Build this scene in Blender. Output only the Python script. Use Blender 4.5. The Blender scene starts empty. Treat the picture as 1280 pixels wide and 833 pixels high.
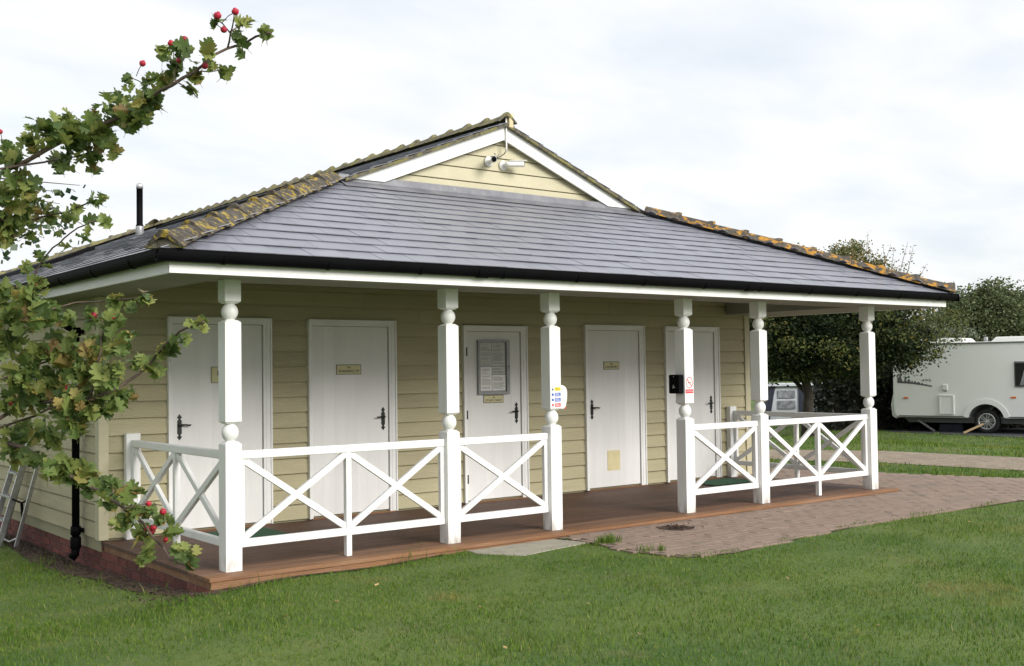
import bpy, bmesh, math, random
import numpy as np
from mathutils import Matrix, Vector
R = math.radians
random.seed(7)
SC = bpy.context.scene
COL = SC.collection

# ------------------------------------------------------------------ camera
cam = bpy.data.cameras.new('camera')
cam.sensor_width = 36.0
cam.lens = 39.19
cam.clip_start = 0.05
cam.clip_end = 3000
cam_ob = bpy.data.objects.new('camera', cam)
COL.objects.link(cam_ob)
cam_ob.matrix_world = Matrix(((0.789515, -0.010057, -0.613649, -3.5459),
                              (-0.613594, -0.034101, -0.788885, -8.1796),
                              (-0.012993, 0.999368, -0.033094, 1.5311),
                              (0, 0, 0, 1)))
SC.camera = cam_ob
CAM = np.array([-3.5459, -8.1796, 1.5311])

# ------------------------------------------------------------------ sky, sun, exposure
SUN_EL, SUN_AZ = R(28), R(168)          # azimuth clockwise from +y
W = bpy.data.worlds.new('World')
SC.world = W
W.use_nodes = True
wn, wl = W.node_tree.nodes, W.node_tree.links
wn.clear()
w_out = wn.new('ShaderNodeOutputWorld')
w_bg = wn.new('ShaderNodeBackground')
w_bg.inputs['Strength'].default_value = 0.1
sky = wn.new('ShaderNodeTexSky')
sky.sky_type = 'NISHITA'
sky.sun_disc = False
sky.sun_elevation = SUN_EL
sky.sun_rotation = SUN_AZ
sky.air_density = 1.0
sky.dust_density = 2.0
tc = wn.new('ShaderNodeTexCoord')
sep = wn.new('ShaderNodeSeparateXYZ')
wl.new(tc.outputs['Generated'], sep.inputs[0])
mz = wn.new('ShaderNodeMath'); mz.operation = 'MAXIMUM'; mz.inputs[1].default_value = 0.0
wl.new(sep.outputs['Z'], mz.inputs[0])
az = wn.new('ShaderNodeMath'); az.operation = 'ADD'; az.inputs[1].default_value = 0.22
wl.new(mz.outputs[0], az.inputs[0])
dv = wn.new('ShaderNodeVectorMath'); dv.operation = 'DIVIDE'
cz = wn.new('ShaderNodeCombineXYZ')
for k in range(3): wl.new(az.outputs[0], cz.inputs[k])
wl.new(tc.outputs['Generated'], dv.inputs[0]); wl.new(cz.outputs[0], dv.inputs[1])
mp = wn.new('ShaderNodeMapping'); mp.inputs['Scale'].default_value = (1.0, 1.5, 1.0); mp.inputs['Location'].default_value = (3.1, 0.4, 0)
mp.inputs['Rotation'].default_value = (0, 0, 0.5)
wl.new(dv.outputs[0], mp.inputs[0])
n1 = wn.new('ShaderNodeTexNoise'); n1.inputs['Scale'].default_value = 1.5; n1.inputs['Detail'].default_value = 8; n1.inputs['Roughness'].default_value = 0.55; n1.inputs['Distortion'].default_value = 0.4
wl.new(mp.outputs[0], n1.inputs['Vector'])
cr = wn.new('ShaderNodeValToRGB')       # how much cloud covers the blue
cr.color_ramp.elements[0].position = 0.30; cr.color_ramp.elements[0].color = (0.80, 0.80, 0.80, 1)
cr.color_ramp.elements[1].position = 0.56; cr.color_ramp.elements[1].color = (1, 1, 1, 1)
wl.new(n1.outputs['Fac'], cr.inputs[0])
n2 = wn.new('ShaderNodeTexNoise'); n2.inputs['Scale'].default_value = 2.6; n2.inputs['Detail'].default_value = 7; n2.inputs['Distortion'].default_value = 0.3
wl.new(mp.outputs[0], n2.inputs['Vector'])
cc = wn.new('ShaderNodeValToRGB')       # cloud brightness: white with pale grey undersides
cc.color_ramp.elements[0].position = 0.32; cc.color_ramp.elements[0].color = (4.4, 4.65, 4.95, 1)
cc.color_ramp.elements[1].position = 0.60; cc.color_ramp.elements[1].color = (5.2, 5.25, 5.3, 1)
wl.new(n2.outputs['Fac'], cc.inputs[0])
mx = wn.new('ShaderNodeMix'); mx.data_type = 'RGBA'
wl.new(cr.outputs[0], mx.inputs[0]); wl.new(sky.outputs[0], mx.inputs[6]); wl.new(cc.outputs[0], mx.inputs[7])
wl.new(mx.outputs[2], w_bg.inputs['Color'])
wl.new(w_bg.outputs[0], w_out.inputs[0])
sun = bpy.data.lights.new('sun', 'SUN')
sun.energy = 2.0
sun.angle = R(30)
sun.color = (1.0, 0.965, 0.91)
sun_ob = bpy.data.objects.new('sun', sun)
COL.objects.link(sun_ob)
sd = Vector((math.sin(SUN_AZ) * math.cos(SUN_EL), math.cos(SUN_AZ) * math.cos(SUN_EL), math.sin(SUN_EL)))
sun_ob.rotation_euler = sd.to_track_quat('Z', 'Y').to_euler()
sun_ob.location = (0, -20, 30)
SC.view_settings.view_transform = 'Standard'
SC.view_settings.look = 'None'
SC.view_settings.exposure = 1.0
SC.view_settings.gamma = 1
SC.render.engine = 'CYCLES'
SC.cycles.max_bounces = 8
SC.cycles.transparent_max_bounces = 8

# ------------------------------------------------------------------ materials
def mat(name, c1, c2=None, scale=8.0, rough=0.6, bump=0.0, bscale=None, rnd=0.0, island=None, metal=0.0, lo=0.35, hi=0.65,
        stretch=(1, 1, 1), transl=0.0, c3=None, s3=2.0, lo3=0.5, hi3=0.62, spec=0.5, detail=6.0, coords='Object', coat=0.0, bdist=0.02, foot=None):
    m = bpy.data.materials.new(name); m.use_nodes = True
    N, L = m.node_tree.nodes, m.node_tree.links
    b = N['Principled BSDF']; out = N['Material Output']
    b.inputs['Roughness'].default_value = rough
    b.inputs['Metallic'].default_value = metal
    b.inputs['Specular IOR Level'].default_value = spec
    b.inputs['Coat Weight'].default_value = coat
    tc = N.new('ShaderNodeTexCoord'); mp = N.new('ShaderNodeMapping'); mp.inputs['Scale'].default_value = stretch
    oi = N.new('ShaderNodeObjectInfo')
    of = N.new('ShaderNodeVectorMath'); of.operation = 'ADD'
    cx = N.new('ShaderNodeMath'); cx.operation = 'MULTIPLY'; cx.inputs[1].default_value = 37.0
    L.new(oi.outputs['Random'], cx.inputs[0])
    L.new(tc.outputs[coords], of.inputs[0]); L.new(cx.outputs[0], of.inputs[1]); L.new(of.outputs[0], mp.inputs[0])
    def noise(s, d=detail):
        n = N.new('ShaderNodeTexNoise'); n.inputs['Scale'].default_value = s; n.inputs['Detail'].default_value = d
        n.inputs['Roughness'].default_value = 0.6
        L.new(mp.outputs[0], n.inputs['Vector']); return n
    def ramp(src, a, bb):
        r = N.new('ShaderNodeMapRange'); r.inputs['From Min'].default_value = a; r.inputs['From Max'].default_value = bb
        L.new(src, r.inputs['Value']); return r.outputs[0]
    def mix(f, a, bb):
        x = N.new('ShaderNodeMix'); x.data_type = 'RGBA'
        if isinstance(f, float): x.inputs[0].default_value = f
        else: L.new(f, x.inputs[0])
        for k, s in ((6, a), (7, bb)):
            if isinstance(s, tuple): x.inputs[k].default_value = (*s, 1)
            else: L.new(s, x.inputs[k])
        return x.outputs[2]
    col = None
    if c2 is not None:
        col = mix(ramp(noise(scale).outputs['Fac'], lo, hi), c1, c2)
    else:
        rgb = N.new('ShaderNodeRGB'); rgb.outputs[0].default_value = (*c1, 1); col = rgb.outputs[0]
    if island:
        g = N.new('ShaderNodeNewGeometry'); r = N.new('ShaderNodeValToRGB')
        els = r.color_ramp.elements
        while len(els) < len(island): els.new(0.5)
        for k, (p, c) in enumerate(island): els[k].position = p; els[k].color = (*c, 1)
        if coords == 'Object' and rnd == 0 or True:
            ad = N.new('ShaderNodeMath'); ad.operation = 'ADD'; L.new(g.outputs['Random Per Island'], ad.inputs[0]); L.new(oi.outputs['Random'], ad.inputs[1])
            fr = N.new('ShaderNodeMath'); fr.operation = 'FRACT'; L.new(ad.outputs[0], fr.inputs[0]); L.new(fr.outputs[0], r.inputs[0])
        col = mix(0.72, col, r.outputs[0]) if c2 is not None else r.outputs[0]
    if c3 is not None:
        col = mix(ramp(noise(s3).outputs['Fac'], lo3, hi3), col, c3)
    if foot:                                   # splash dirt rising a few centimetres from the foot of the piece
        sx = N.new('ShaderNodeSeparateXYZ'); L.new(tc.outputs['Object'], sx.inputs[0])
        mr = N.new('ShaderNodeMapRange'); mr.inputs['From Min'].default_value = foot; mr.inputs['From Max'].default_value = 0.0
        L.new(sx.outputs['Z'], mr.inputs['Value'])
        mu = N.new('ShaderNodeMath'); mu.operation = 'MULTIPLY'; L.new(mr.outputs[0], mu.inputs[0]); L.new(ramp(noise(18).outputs['Fac'], .40, .62), mu.inputs[1])
        m2 = N.new('ShaderNodeMath'); m2.operation = 'MULTIPLY'; m2.inputs[1].default_value = .75; L.new(mu.outputs[0], m2.inputs[0])
        col = mix(m2.outputs[0], col, (.22, .17, .12))
    if rnd:
        hs = N.new('ShaderNodeHueSaturation')
        v = N.new('ShaderNodeMapRange'); v.inputs['To Min'].default_value = 1 - rnd; v.inputs['To Max'].default_value = 1 + rnd
        L.new(oi.outputs['Random'], v.inputs['Value']); L.new(v.outputs[0], hs.inputs['Value']); L.new(col, hs.inputs['Color']); col = hs.outputs[0]
    L.new(col, b.inputs['Base Color'])
    if bump:
        bp = N.new('ShaderNodeBump'); bp.inputs['Strength'].default_value = bump; bp.inputs['Distance'].default_value = bdist
        L.new(noise(bscale or scale * 3, 8.0).outputs['Fac'], bp.inputs['Height']); L.new(bp.outputs[0], b.inputs['Normal'])
    if transl:
        t = N.new('ShaderNodeBsdfTranslucent'); L.new(col, t.inputs['Color'])
        ms = N.new('ShaderNodeMixShader'); ms.inputs[0].default_value = transl
        L.new(b.outputs[0], ms.inputs[1]); L.new(t.outputs[0], ms.inputs[2]); L.new(ms.outputs[0], out.inputs[0])
    return m

M = {}
M['white'] = mat('white_paint', (.80, .80, .79), (.74, .74, .72), 3, .42, .12, 60, c3=(.60, .60, .56), s3=1.7, lo3=.58, hi3=.85)
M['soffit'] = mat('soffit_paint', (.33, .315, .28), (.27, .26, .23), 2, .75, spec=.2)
M['door'] = mat('door_paint', (.76, .755, .74), (.71, .705, .69), 1.5, .45, .1, 40, stretch=(3, 1, .5), rnd=.02)
M['board'] = mat('cream_weatherboard', (.455, .41, .262), (.40, .36, .228), 1.6, .6, .4, 30, rnd=.06, stretch=(.5, 1, 5), c3=(.30, .275, .175), s3=.9, lo3=.58, hi3=.82, spec=.3)
M['trim'] = mat('cream_trim', (.50, .455, .31), (.44, .405, .275), 2, .55, .2, 30)
M['core'] = mat('wall_backing', (.30, .28, .18), None, rough=.9)
M['slate'] = mat('grey_slate', (.178, .182, .218), (.205, .21, .245), 5, .33, .25, 26, rnd=.06, c3=(.25, .25, .28), s3=3, lo3=.66, hi3=.88, bdist=.003, spec=.75)
M['lead'] = mat('lead_flashing', (.13, .13, .15), (.20, .20, .22), 4, .4, .5, 9, c3=(.33, .33, .35), s3=7, lo3=.64, hi3=.75)
M['black'] = mat('black_plastic', (.0025, .0025, .003), (.004, .004, .005), 3, .6, spec=.06)
M['lichen'] = mat('lichened_concrete_tile', (.038, .032, .026), (.105, .092, .072), 20, .95, .9, 45, rnd=.15, c3=(.30, .215, .035), s3=13, lo3=.53, hi3=.61, bdist=.02)
M['moss'] = mat('mossy_ridge_tile', (.07, .062, .048), (.17, .15, .11), 12, .95, .8, 40, rnd=.2, c3=(.23, .21, .075), s3=8, lo3=.44, hi3=.6)
M['orange'] = mat('orange_lichened_tile', (.042, .036, .030), (.105, .09, .07), 20, .95, .9, 40, rnd=.15, c3=(.40, .20, .025), s3=11, lo3=.51, hi3=.59, bdist=.02)
M['mortar'] = mat('mortar', (.24, .22, .20), (.17, .16, .15), 9, .95, .4)
M['brick'] = mat('red_brick', (.165, .045, .032), (.105, .033, .026), 14, .85, .5, 60, rnd=.35, c3=(.20, .16, .14), s3=5, lo3=.6, hi3=.8)
M['paver'] = mat('clay_paver', (.265, .192, .148), (.225, .163, .127), 10, .85, .5, 60, rnd=.06, c3=(.185, .15, .12), s3=6, lo3=.55, hi3=.75)
M['paver_far'] = mat('clay_paver_far', (.265, .192, .148), (.225, .163, .127), 1.3, .85, .5, 60, c3=(.195, .155, .125), s3=3, lo3=.52, hi3=.7, island=[(0, (.235, .168, .13)), (.5, (.26, .188, .145)), (1, (.285, .21, .163))])

M['sand'] = mat('jointing_sand', (.18, .135, .105), (.13, .10, .08), 20, .95)
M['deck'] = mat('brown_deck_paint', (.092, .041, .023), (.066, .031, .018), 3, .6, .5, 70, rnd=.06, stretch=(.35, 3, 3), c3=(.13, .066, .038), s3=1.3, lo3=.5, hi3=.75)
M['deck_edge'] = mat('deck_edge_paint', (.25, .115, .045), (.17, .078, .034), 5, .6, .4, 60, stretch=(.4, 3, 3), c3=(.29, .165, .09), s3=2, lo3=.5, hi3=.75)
M['slab'] = mat('concrete_slab', (.34, .315, .25), (.27, .25, .20), 6, .9, .5, 50, c3=(.20, .20, .14), s3=3, lo3=.55, hi3=.75)
M['iron'] = mat('black_iron', (.008, .008, .009), None, rough=.35)
M['alu'] = mat('aluminium', (.62, .62, .63), (.48, .48, .49), 20, .38, metal=.75)
M['grey_metal'] = mat('grey_sheet_metal', (.34, .34, .35), (.27, .27, .28), 10, .4, metal=.3)
M['sign'] = mat('sign_cream', (.62, .57, .34), (.58, .53, .30), 10, .5)
M['sign_black'] = mat('sign_black', (.02, .02, .016), None, rough=.5)
M['paper'] = mat('notice_paper', (.58, .58, .55), (.48, .48, .46), 30, .35, stretch=(.4, 1, 5))
M['mat_green'] = mat('green_mat', (.018, .07, .032), (.028, .10, .048), 60, .95, .8, 120)
M['bark'] = mat('hawthorn_bark', (.14, .095, .07), (.07, .05, .04), 30, .85, .5, 80)
M['bark_dark'] = mat('tree_bark', (.06, .05, .035), (.03, .025, .02), 8, .9, .6, 20)
M['leaf'] = mat('hawthorn_leaf', (.19, .24, .065), (.13, .19, .05), 25, .45, .3, 60, transl=.38, spec=.3, detail=3, island=[(0, (.05, .095, .032)), (.3, (.11, .175, .05)), (.6, (.21, .27, .07)), (.88, (.33, .34, .10)), (.965, (.42, .30, .09)), (1, (.24, .11, .06))])

M['berry'] = mat('hawthorn_berry', (.40, .020, .045), (.24, .012, .022), 300, .5, rnd=.3, spec=.3)
M['petal'] = mat('pale_leaf', (.6, .6, .5), None, rough=.5)
M['birch'] = mat('birch_leaf', (.045, .085, .035), None, rough=.5, transl=.2, island=[(0, (.03, .06, .035)), (.6, (.05, .09, .035)), (1, (.11, .14, .04))])
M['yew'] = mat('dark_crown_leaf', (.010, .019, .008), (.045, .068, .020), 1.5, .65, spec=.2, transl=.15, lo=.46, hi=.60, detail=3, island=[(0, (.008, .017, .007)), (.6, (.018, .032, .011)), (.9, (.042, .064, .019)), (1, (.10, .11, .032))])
M['yewlight'] = mat('sunlit_yellow_green_leaf', (.09, .11, .03), None, rough=.6, transl=.25, spec=.2, island=[(0, (.04, .055, .018)), (.5, (.085, .105, .030)), (.9, (.15, .155, .045)), (1, (.22, .17, .05))])
M['hedgem'] = mat('hedge_leaf', (.012, .02, .009), None, rough=.6, island=[(0, (.006, .010, .006)), (.8, (.015, .024, .011)), (1, (.03, .04, .016))])
M['autumn'] = mat('autumn_leaf', (.1, .11, .03), None, rough=.5, transl=.3, island=[(0, (.07, .10, .03)), (.5, (.15, .17, .05)), (.8, (.28, .23, .08)), (1, (.36, .24, .11))])
M['greytree'] = mat('grey_green_leaf', (.07, .09, .05), None, rough=.7, transl=.25, spec=.2, island=[(0, (.065, .09, .04)), (.6, (.125, .155, .07)), (1, (.20, .225, .11))])
M['pine'] = mat('dark_conifer_leaf', (.03, .045, .025), None, rough=.7, spec=.2, island=[(0, (.02, .035, .02)), (1, (.05, .07, .035))])
M['willow'] = mat('pale_willow_leaf', (.13, .16, .10), None, rough=.6, transl=.25, island=[(0, (.10, .125, .08)), (1, (.19, .21, .14))])
M['grass_blade'] = mat('grass_blade', (.042, .105, .011), (.17, .235, .034), 2.2, .6, transl=.22, detail=9, lo=.40, hi=.60, spec=.1, c3=(.25, .215, .07), s3=1.1, lo3=.57, hi3=.70, island=[(0, (.036, .090, .010)), (.45, (.085, .170, .017)), (.85, (.17, .25, .038)), (.95, (.24, .23, .08)), (1, (.36, .30, .15))])

M['lawn'] = mat('lawn_soil_and_grass', (.048, .098, .014), (.10, .145, .028), .7, .95, .6, 40, c3=(.14, .125, .05), s3=.75, lo3=.58, hi3=.76, lo=.36, hi=.62, detail=7)
M['gravel'] = mat('gravel', (.31, .25, .18), (.21, .165, .12), 5, .95, .9, 60, c3=(.42, .36, .28), s3=22, lo3=.55, hi3=.7)
M['asphalt'] = mat('asphalt', (.05, .055, .062), (.035, .038, .042), 9, .9, .4, 60)
M['soil'] = mat('bare_soil', (.09, .055, .038), (.045, .030, .022), 14, .98, .9, 40)
M['carav'] = mat('caravan_white', (.87, .88, .86), (.84, .85, .83), .6, .3, coat=.3)
M['carav_grey'] = mat('caravan_grey', (.14, .14, .14), None, rough=.4)
M['decal'] = mat('decal_grey', (.07, .07, .08), (.16, .16, .17), 16, .5)
M['amber'] = mat('amber_lens', (.75, .16, .03), None, rough=.3)
M['tyre'] = mat('tyre_rubber', (.012, .012, .012), None, rough=.8)
M['glass'] = mat('tinted_glass', (.010, .013, .016), None, rough=.12, spec=.5)
M['plank'] = mat('pale_plank', (.50, .36, .20), (.42, .30, .17), 6, .7, stretch=(1, 8, 8))
M['navy'] = mat('navy_canvas', (.025, .03, .05), (.035, .04, .06), 4, .85)
M['pale_canvas'] = mat('pale_canvas', (.62, .65, .70), (.5, .53, .58), 3, .8)
M['awn_win'] = mat('awning_window', (.16, .17, .19), (.35, .36, .38), 9, .2)
M['red'] = mat('sign_red', (.62, .05, .07), None, rough=.5)
M['blue'] = mat('sign_blue', (.04, .10, .42), None, rough=.5)
M['yellow'] = mat('sign_yellow', (.80, .62, .04), None, rough=.5)
M['plastic'] = mat('white_plastic', (.80, .80, .76), (.76, .76, .72), 3, .35)
M['signwhite'] = mat('sign_white', (.82, .82, .80), None, rough=.4)
M['putty'] = mat('cream_block', (.66, .55, .34), (.55, .45, .27), 12, .8)
M['ventc'] = mat('cream_vent', (.66, .58, .34), (.60, .52, .30), 8, .6)
M['dead'] = mat('fallen_leaf', (.42, .30, .12), (.26, .15, .07), 20, .7, rnd=.4)

# ------------------------------------------------------------------ geometry helpers
ORI = {}
class MB:
    def __init__(s): s.v = []; s.f = []; s.s = []
    def add(s, vs, fs, smooth=False):
        b = len(s.v); s.v += [tuple(p) for p in vs]
        for f in fs: s.f.append(tuple(b + i for i in f)); s.s.append(smooth)
        return s
    def box(s, x0, x1, y0, y1, z0, z1):
        vs = [(x, y, z) for z in (z0, z1) for y in (y0, y1) for x in (x0, x1)]
        return s.add(vs, [(0, 2, 3, 1), (4, 5, 7, 6), (0, 1, 5, 4), (2, 6, 7, 3), (0, 4, 6, 2), (1, 3, 7, 5)])
    def beam(s, p, q, w, h, up=(0, 0, 1)):
        p, q, up = Vector(p), Vector(q), Vector(up)
        d = (q - p).normalized(); a = d.cross(up)
        if a.length < 1e-4: a = d.cross(Vector((0, 1, 0)))
        a.normalize(); b = a.cross(d).normalized()
        vs = [e + a * i * w / 2 + b * j * h / 2 for e in (p, q) for i, j in ((-1, -1), (1, -1), (1, 1), (-1, 1))]
        return s.add(vs, [(3, 2, 1, 0), (4, 5, 6, 7), (0, 1, 5, 4), (1, 2, 6, 5), (2, 3, 7, 6), (3, 0, 4, 7)])
    def tube(s, pts, rad, n=8, caps=True):
        pts = [Vector(p) for p in pts]
        if not isinstance(rad, (list, tuple)): rad = [rad] * len(pts)
        b = len(s.v); ref = Vector((0, 0, 1))
        d0 = (pts[1] - pts[0]).normalized()
        if abs(d0.z) > .9: ref = Vector((1, 0, 0))
        for i, p in enumerate(pts):
            d = (pts[min(i + 1, len(pts) - 1)] - pts[max(i - 1, 0)]).normalized()
            a = d.cross(ref).normalized(); c = a.cross(d)
            for k in range(n):
                t = 2 * math.pi * k / n
                s.v.append(tuple(p + (a * math.cos(t) + c * math.sin(t)) * rad[i]))
        for i in range(len(pts) - 1):
            for k in range(n):
                s.f.append((b + i * n + k, b + i * n + (k + 1) % n, b + (i + 1) * n + (k + 1) % n, b + (i + 1) * n + k)); s.s.append(True)
        if caps:
            s.f.append(tuple(b + k for k in reversed(range(n)))); s.s.append(False)
            e = b + (len(pts) - 1) * n
            s.f.append(tuple(e + k for k in range(n))); s.s.append(False)
        return s
    def lathe(s, prof, c, n=16, axis='z'):
        b = len(s.v)
        for r, z in prof:
            for k in range(n):
                t = 2 * math.pi * k / n; u, w = r * math.cos(t), r * math.sin(t)
                if axis == 'z': p = (c[0] + u, c[1] + w, c[2] + z)
                elif axis == 'y': p = (c[0] + u, c[1] + z, c[2] + w)
                else: p = (c[0] + z, c[1] + u, c[2] + w)
                s.v.append(p)
        for i in range(len(prof) - 1):
            for k in range(n):
                s.f.append((b + i * n + k, b + i * n + (k + 1) % n, b + (i + 1) * n + (k + 1) % n, b + (i + 1) * n + k)); s.s.append(True)
        s.f.append(tuple(b + k for k in reversed(range(n)))); s.s.append(False)
        e = b + (len(prof) - 1) * n
        s.f.append(tuple(e + k for k in range(n))); s.s.append(False)
        return s
    def prism(s, poly, fn, d0, d1):
        """poly: 2-D points; fn(u, v, d) -> 3-D point"""
        n = len(poly)
        vs = [fn(u, v, d0) for u, v in poly] + [fn(u, v, d1) for u, v in poly]
        fs = [tuple(range(n)), tuple(range(2 * n - 1, n - 1, -1))] + [(i, i + n, (i + 1) % n + n, (i + 1) % n) for i in range(n)]
        return s.add(vs, fs)
    def mesh(s, name, m, off=(0, 0, 0)):
        me = bpy.data.meshes.new(name)
        me.from_pydata([(x - off[0], y - off[1], z - off[2]) for x, y, z in s.v], [], s.f)
        me.polygons.foreach_set('use_smooth', s.s)
        for k in (m if isinstance(m, list) else [m]): me.materials.append(k)
        bm = bmesh.new(); bm.from_mesh(me); bmesh.ops.recalc_face_normals(bm, faces=bm.faces); bm.to_mesh(me); bm.free()
        return me
    def build(s, name, m, parent=None, bevel=0, at=None):
        o0 = ORI.get(parent.name, (0, 0, 0)) if parent else (0, 0, 0)
        c = at or o0
        me = s.mesh(name, m, c)
        o = bpy.data.objects.new(name, me); COL.objects.link(o)
        if parent: o.parent = parent
        o.location = (c[0] - o0[0], c[1] - o0[1], c[2] - o0[2])
        ORI[o.name] = tuple(c)
        if bevel:
            bv = o.modifiers.new('bevel', 'BEVEL'); bv.width = bevel; bv.segments = 2; bv.limit_method = 'ANGLE'
        return o

def inst(name, me, parent, loc, rot=None, scale=None):
    """an object that shares mesh data; loc is in world space"""
    o0 = ORI.get(parent.name, (0, 0, 0)) if parent else (0, 0, 0)
    o = bpy.data.objects.new(name, me); COL.objects.link(o)
    if parent: o.parent = parent
    o.location = (loc[0] - o0[0], loc[1] - o0[1], loc[2] - o0[2])
    if rot is not None: o.rotation_euler = rot
    if scale is not None: o.scale = scale
    ORI[o.name] = tuple(loc)
    return o

def thing(name, loc, label, cat, group=None):
    o = bpy.data.objects.new(name, None); COL.objects.link(o)
    o.location = loc; o.empty_display_size = .1
    ORI[o.name] = tuple(loc)
    o['label'] = label; o['category'] = cat
    if group: o['group'] = group
    return o
def tag(o, label, cat, group=None):
    o['label'] = label; o['category'] = cat
    if group: o['group'] = group
    return o
def struct(o, kind='structure'):
    o['kind'] = kind
    return o
def copy_thing(o, loc, label=None):
    r = o.copy(); COL.objects.link(r); r.location = loc
    if label: r['label'] = label
    for c in o.children:
        d = c.copy(); COL.objects.link(d); d.parent = r
        for g in c.children:
            e = g.copy(); COL.objects.link(e); e.parent = d
    return r

def text_mb(txt, size, x, y, z, width=None, normal='-y', ext=.0015):
    """lettering as solid mesh, centred on (x, z), facing -y (or -x / custom matrix)"""
    cu = bpy.data.curves.new('lettering', 'FONT'); cu.body = txt; cu.size = size; cu.align_x = 'CENTER'; cu.align_y = 'CENTER'
    cu.extrude = ext; cu.resolution_u = 3
    ob = bpy.data.objects.new('lettering_source', cu); COL.objects.link(ob)
    dg = bpy.context.evaluated_depsgraph_get(); dg.update()
    me = bpy.data.meshes.new_from_object(ob.evaluated_get(dg))
    vs = [v.co.copy() for v in me.vertices]; fs = [tuple(p.vertices) for p in me.polygons]
    bpy.data.objects.remove(ob); bpy.data.curves.remove(cu); bpy.data.meshes.remove(me)
    w = max(v.x for v in vs) - min(v.x for v in vs)
    k = width / w if width else 1
    mb = MB()
    if callable(normal): mb.add([normal(v.x * k, v.y, v.z) for v in vs], fs)
    else: mb.add([(x + v.x * k, y - v.z, z + v.y) for v in vs], fs)
    return mb

def clip(poly, planes):
    """convex clip: keep a*u+b*v<=c"""
    for a, b, c in planes:
        out = []
        for i in range(len(poly)):
            p, q = poly[i], poly[(i + 1) % len(poly)]
            dp, dq = a * p[0] + b * p[1] - c, a * q[0] + b * q[1] - c
            if dp <= 0: out.append(p)
            if (dp < 0 < dq) or (dq < 0 < dp):
                t = dp / (dp - dq); out.append((p[0] + t * (q[0] - p[0]), p[1] + t * (q[1] - p[1])))
        poly = out
        if len(poly) < 3: return []
    return poly

def ss(t):
    t = np.clip(t, 0, 1); return t * t * (3 - 2 * t)
def G(x, y):
    """ground height"""
    x = np.asarray(x, float)
    z = -.29 + .19 * ss((x + 2.3 - .7 * np.clip(y, -1.5, 4)) / 3.2) + .05 * ss((x - .9) / 1.3)
    z = z + .045 * np.exp(-((x - .2) / .9) ** 2 - ((np.asarray(y, float) + .35) / .55) ** 2)
    return z - .15 * ss((np.asarray(x, float) - 15.5) / 4)
def inpoly(px, py, poly):
    px = np.asarray(px); py = np.asarray(py); ins = np.zeros(px.shape, bool)
    n = len(poly); j = n - 1
    for i in range(n):
        xi, yi = poly[i]; xj, yj = poly[j]
        c = ((yi > py) != (yj > py)) & (px < (xj - xi) * (py - yi) / ((yj - yi) or 1e-9) + xi)
        ins ^= c; j = i
    return ins
def np_mesh(name, V, F, m, parent=None, smooth=False):
    """V (n,3), F (m,k) numpy arrays, world space"""
    o0 = np.array(ORI.get(parent.name, (0, 0, 0)) if parent else (0, 0, 0))
    me = bpy.data.meshes.new(name)
    me.vertices.add(len(V)); me.vertices.foreach_set('co', (V - o0).astype(np.float32).ravel())
    k = F.shape[1]
    me.loops.add(F.size); me.loops.foreach_set('vertex_index', F.astype(np.int32).ravel())
    me.polygons.add(len(F)); me.polygons.foreach_set('loop_start', np.arange(0, F.size, k, dtype=np.int32))
    me.polygons.foreach_set('use_smooth', np.full(len(F), smooth))
    me.update(calc_edges=True)
    me.materials.append(m)
    o = bpy.data.objects.new(name, me); COL.objects.link(o)
    if parent: o.parent = parent
    ORI[o.name] = tuple(o0)
    return o

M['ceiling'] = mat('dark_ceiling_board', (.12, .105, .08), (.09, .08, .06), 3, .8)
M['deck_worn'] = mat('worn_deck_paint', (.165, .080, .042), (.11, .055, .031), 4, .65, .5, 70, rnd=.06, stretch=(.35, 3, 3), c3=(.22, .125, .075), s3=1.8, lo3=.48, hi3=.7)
M['post'] = mat('post_paint', (.80, .80, .79), (.73, .735, .71), 4, .42, .25, 50, stretch=(1, 1, .25), c3=(.62, .635, .57), s3=3.0, lo3=.6, hi3=.8, foot=.14)
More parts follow.
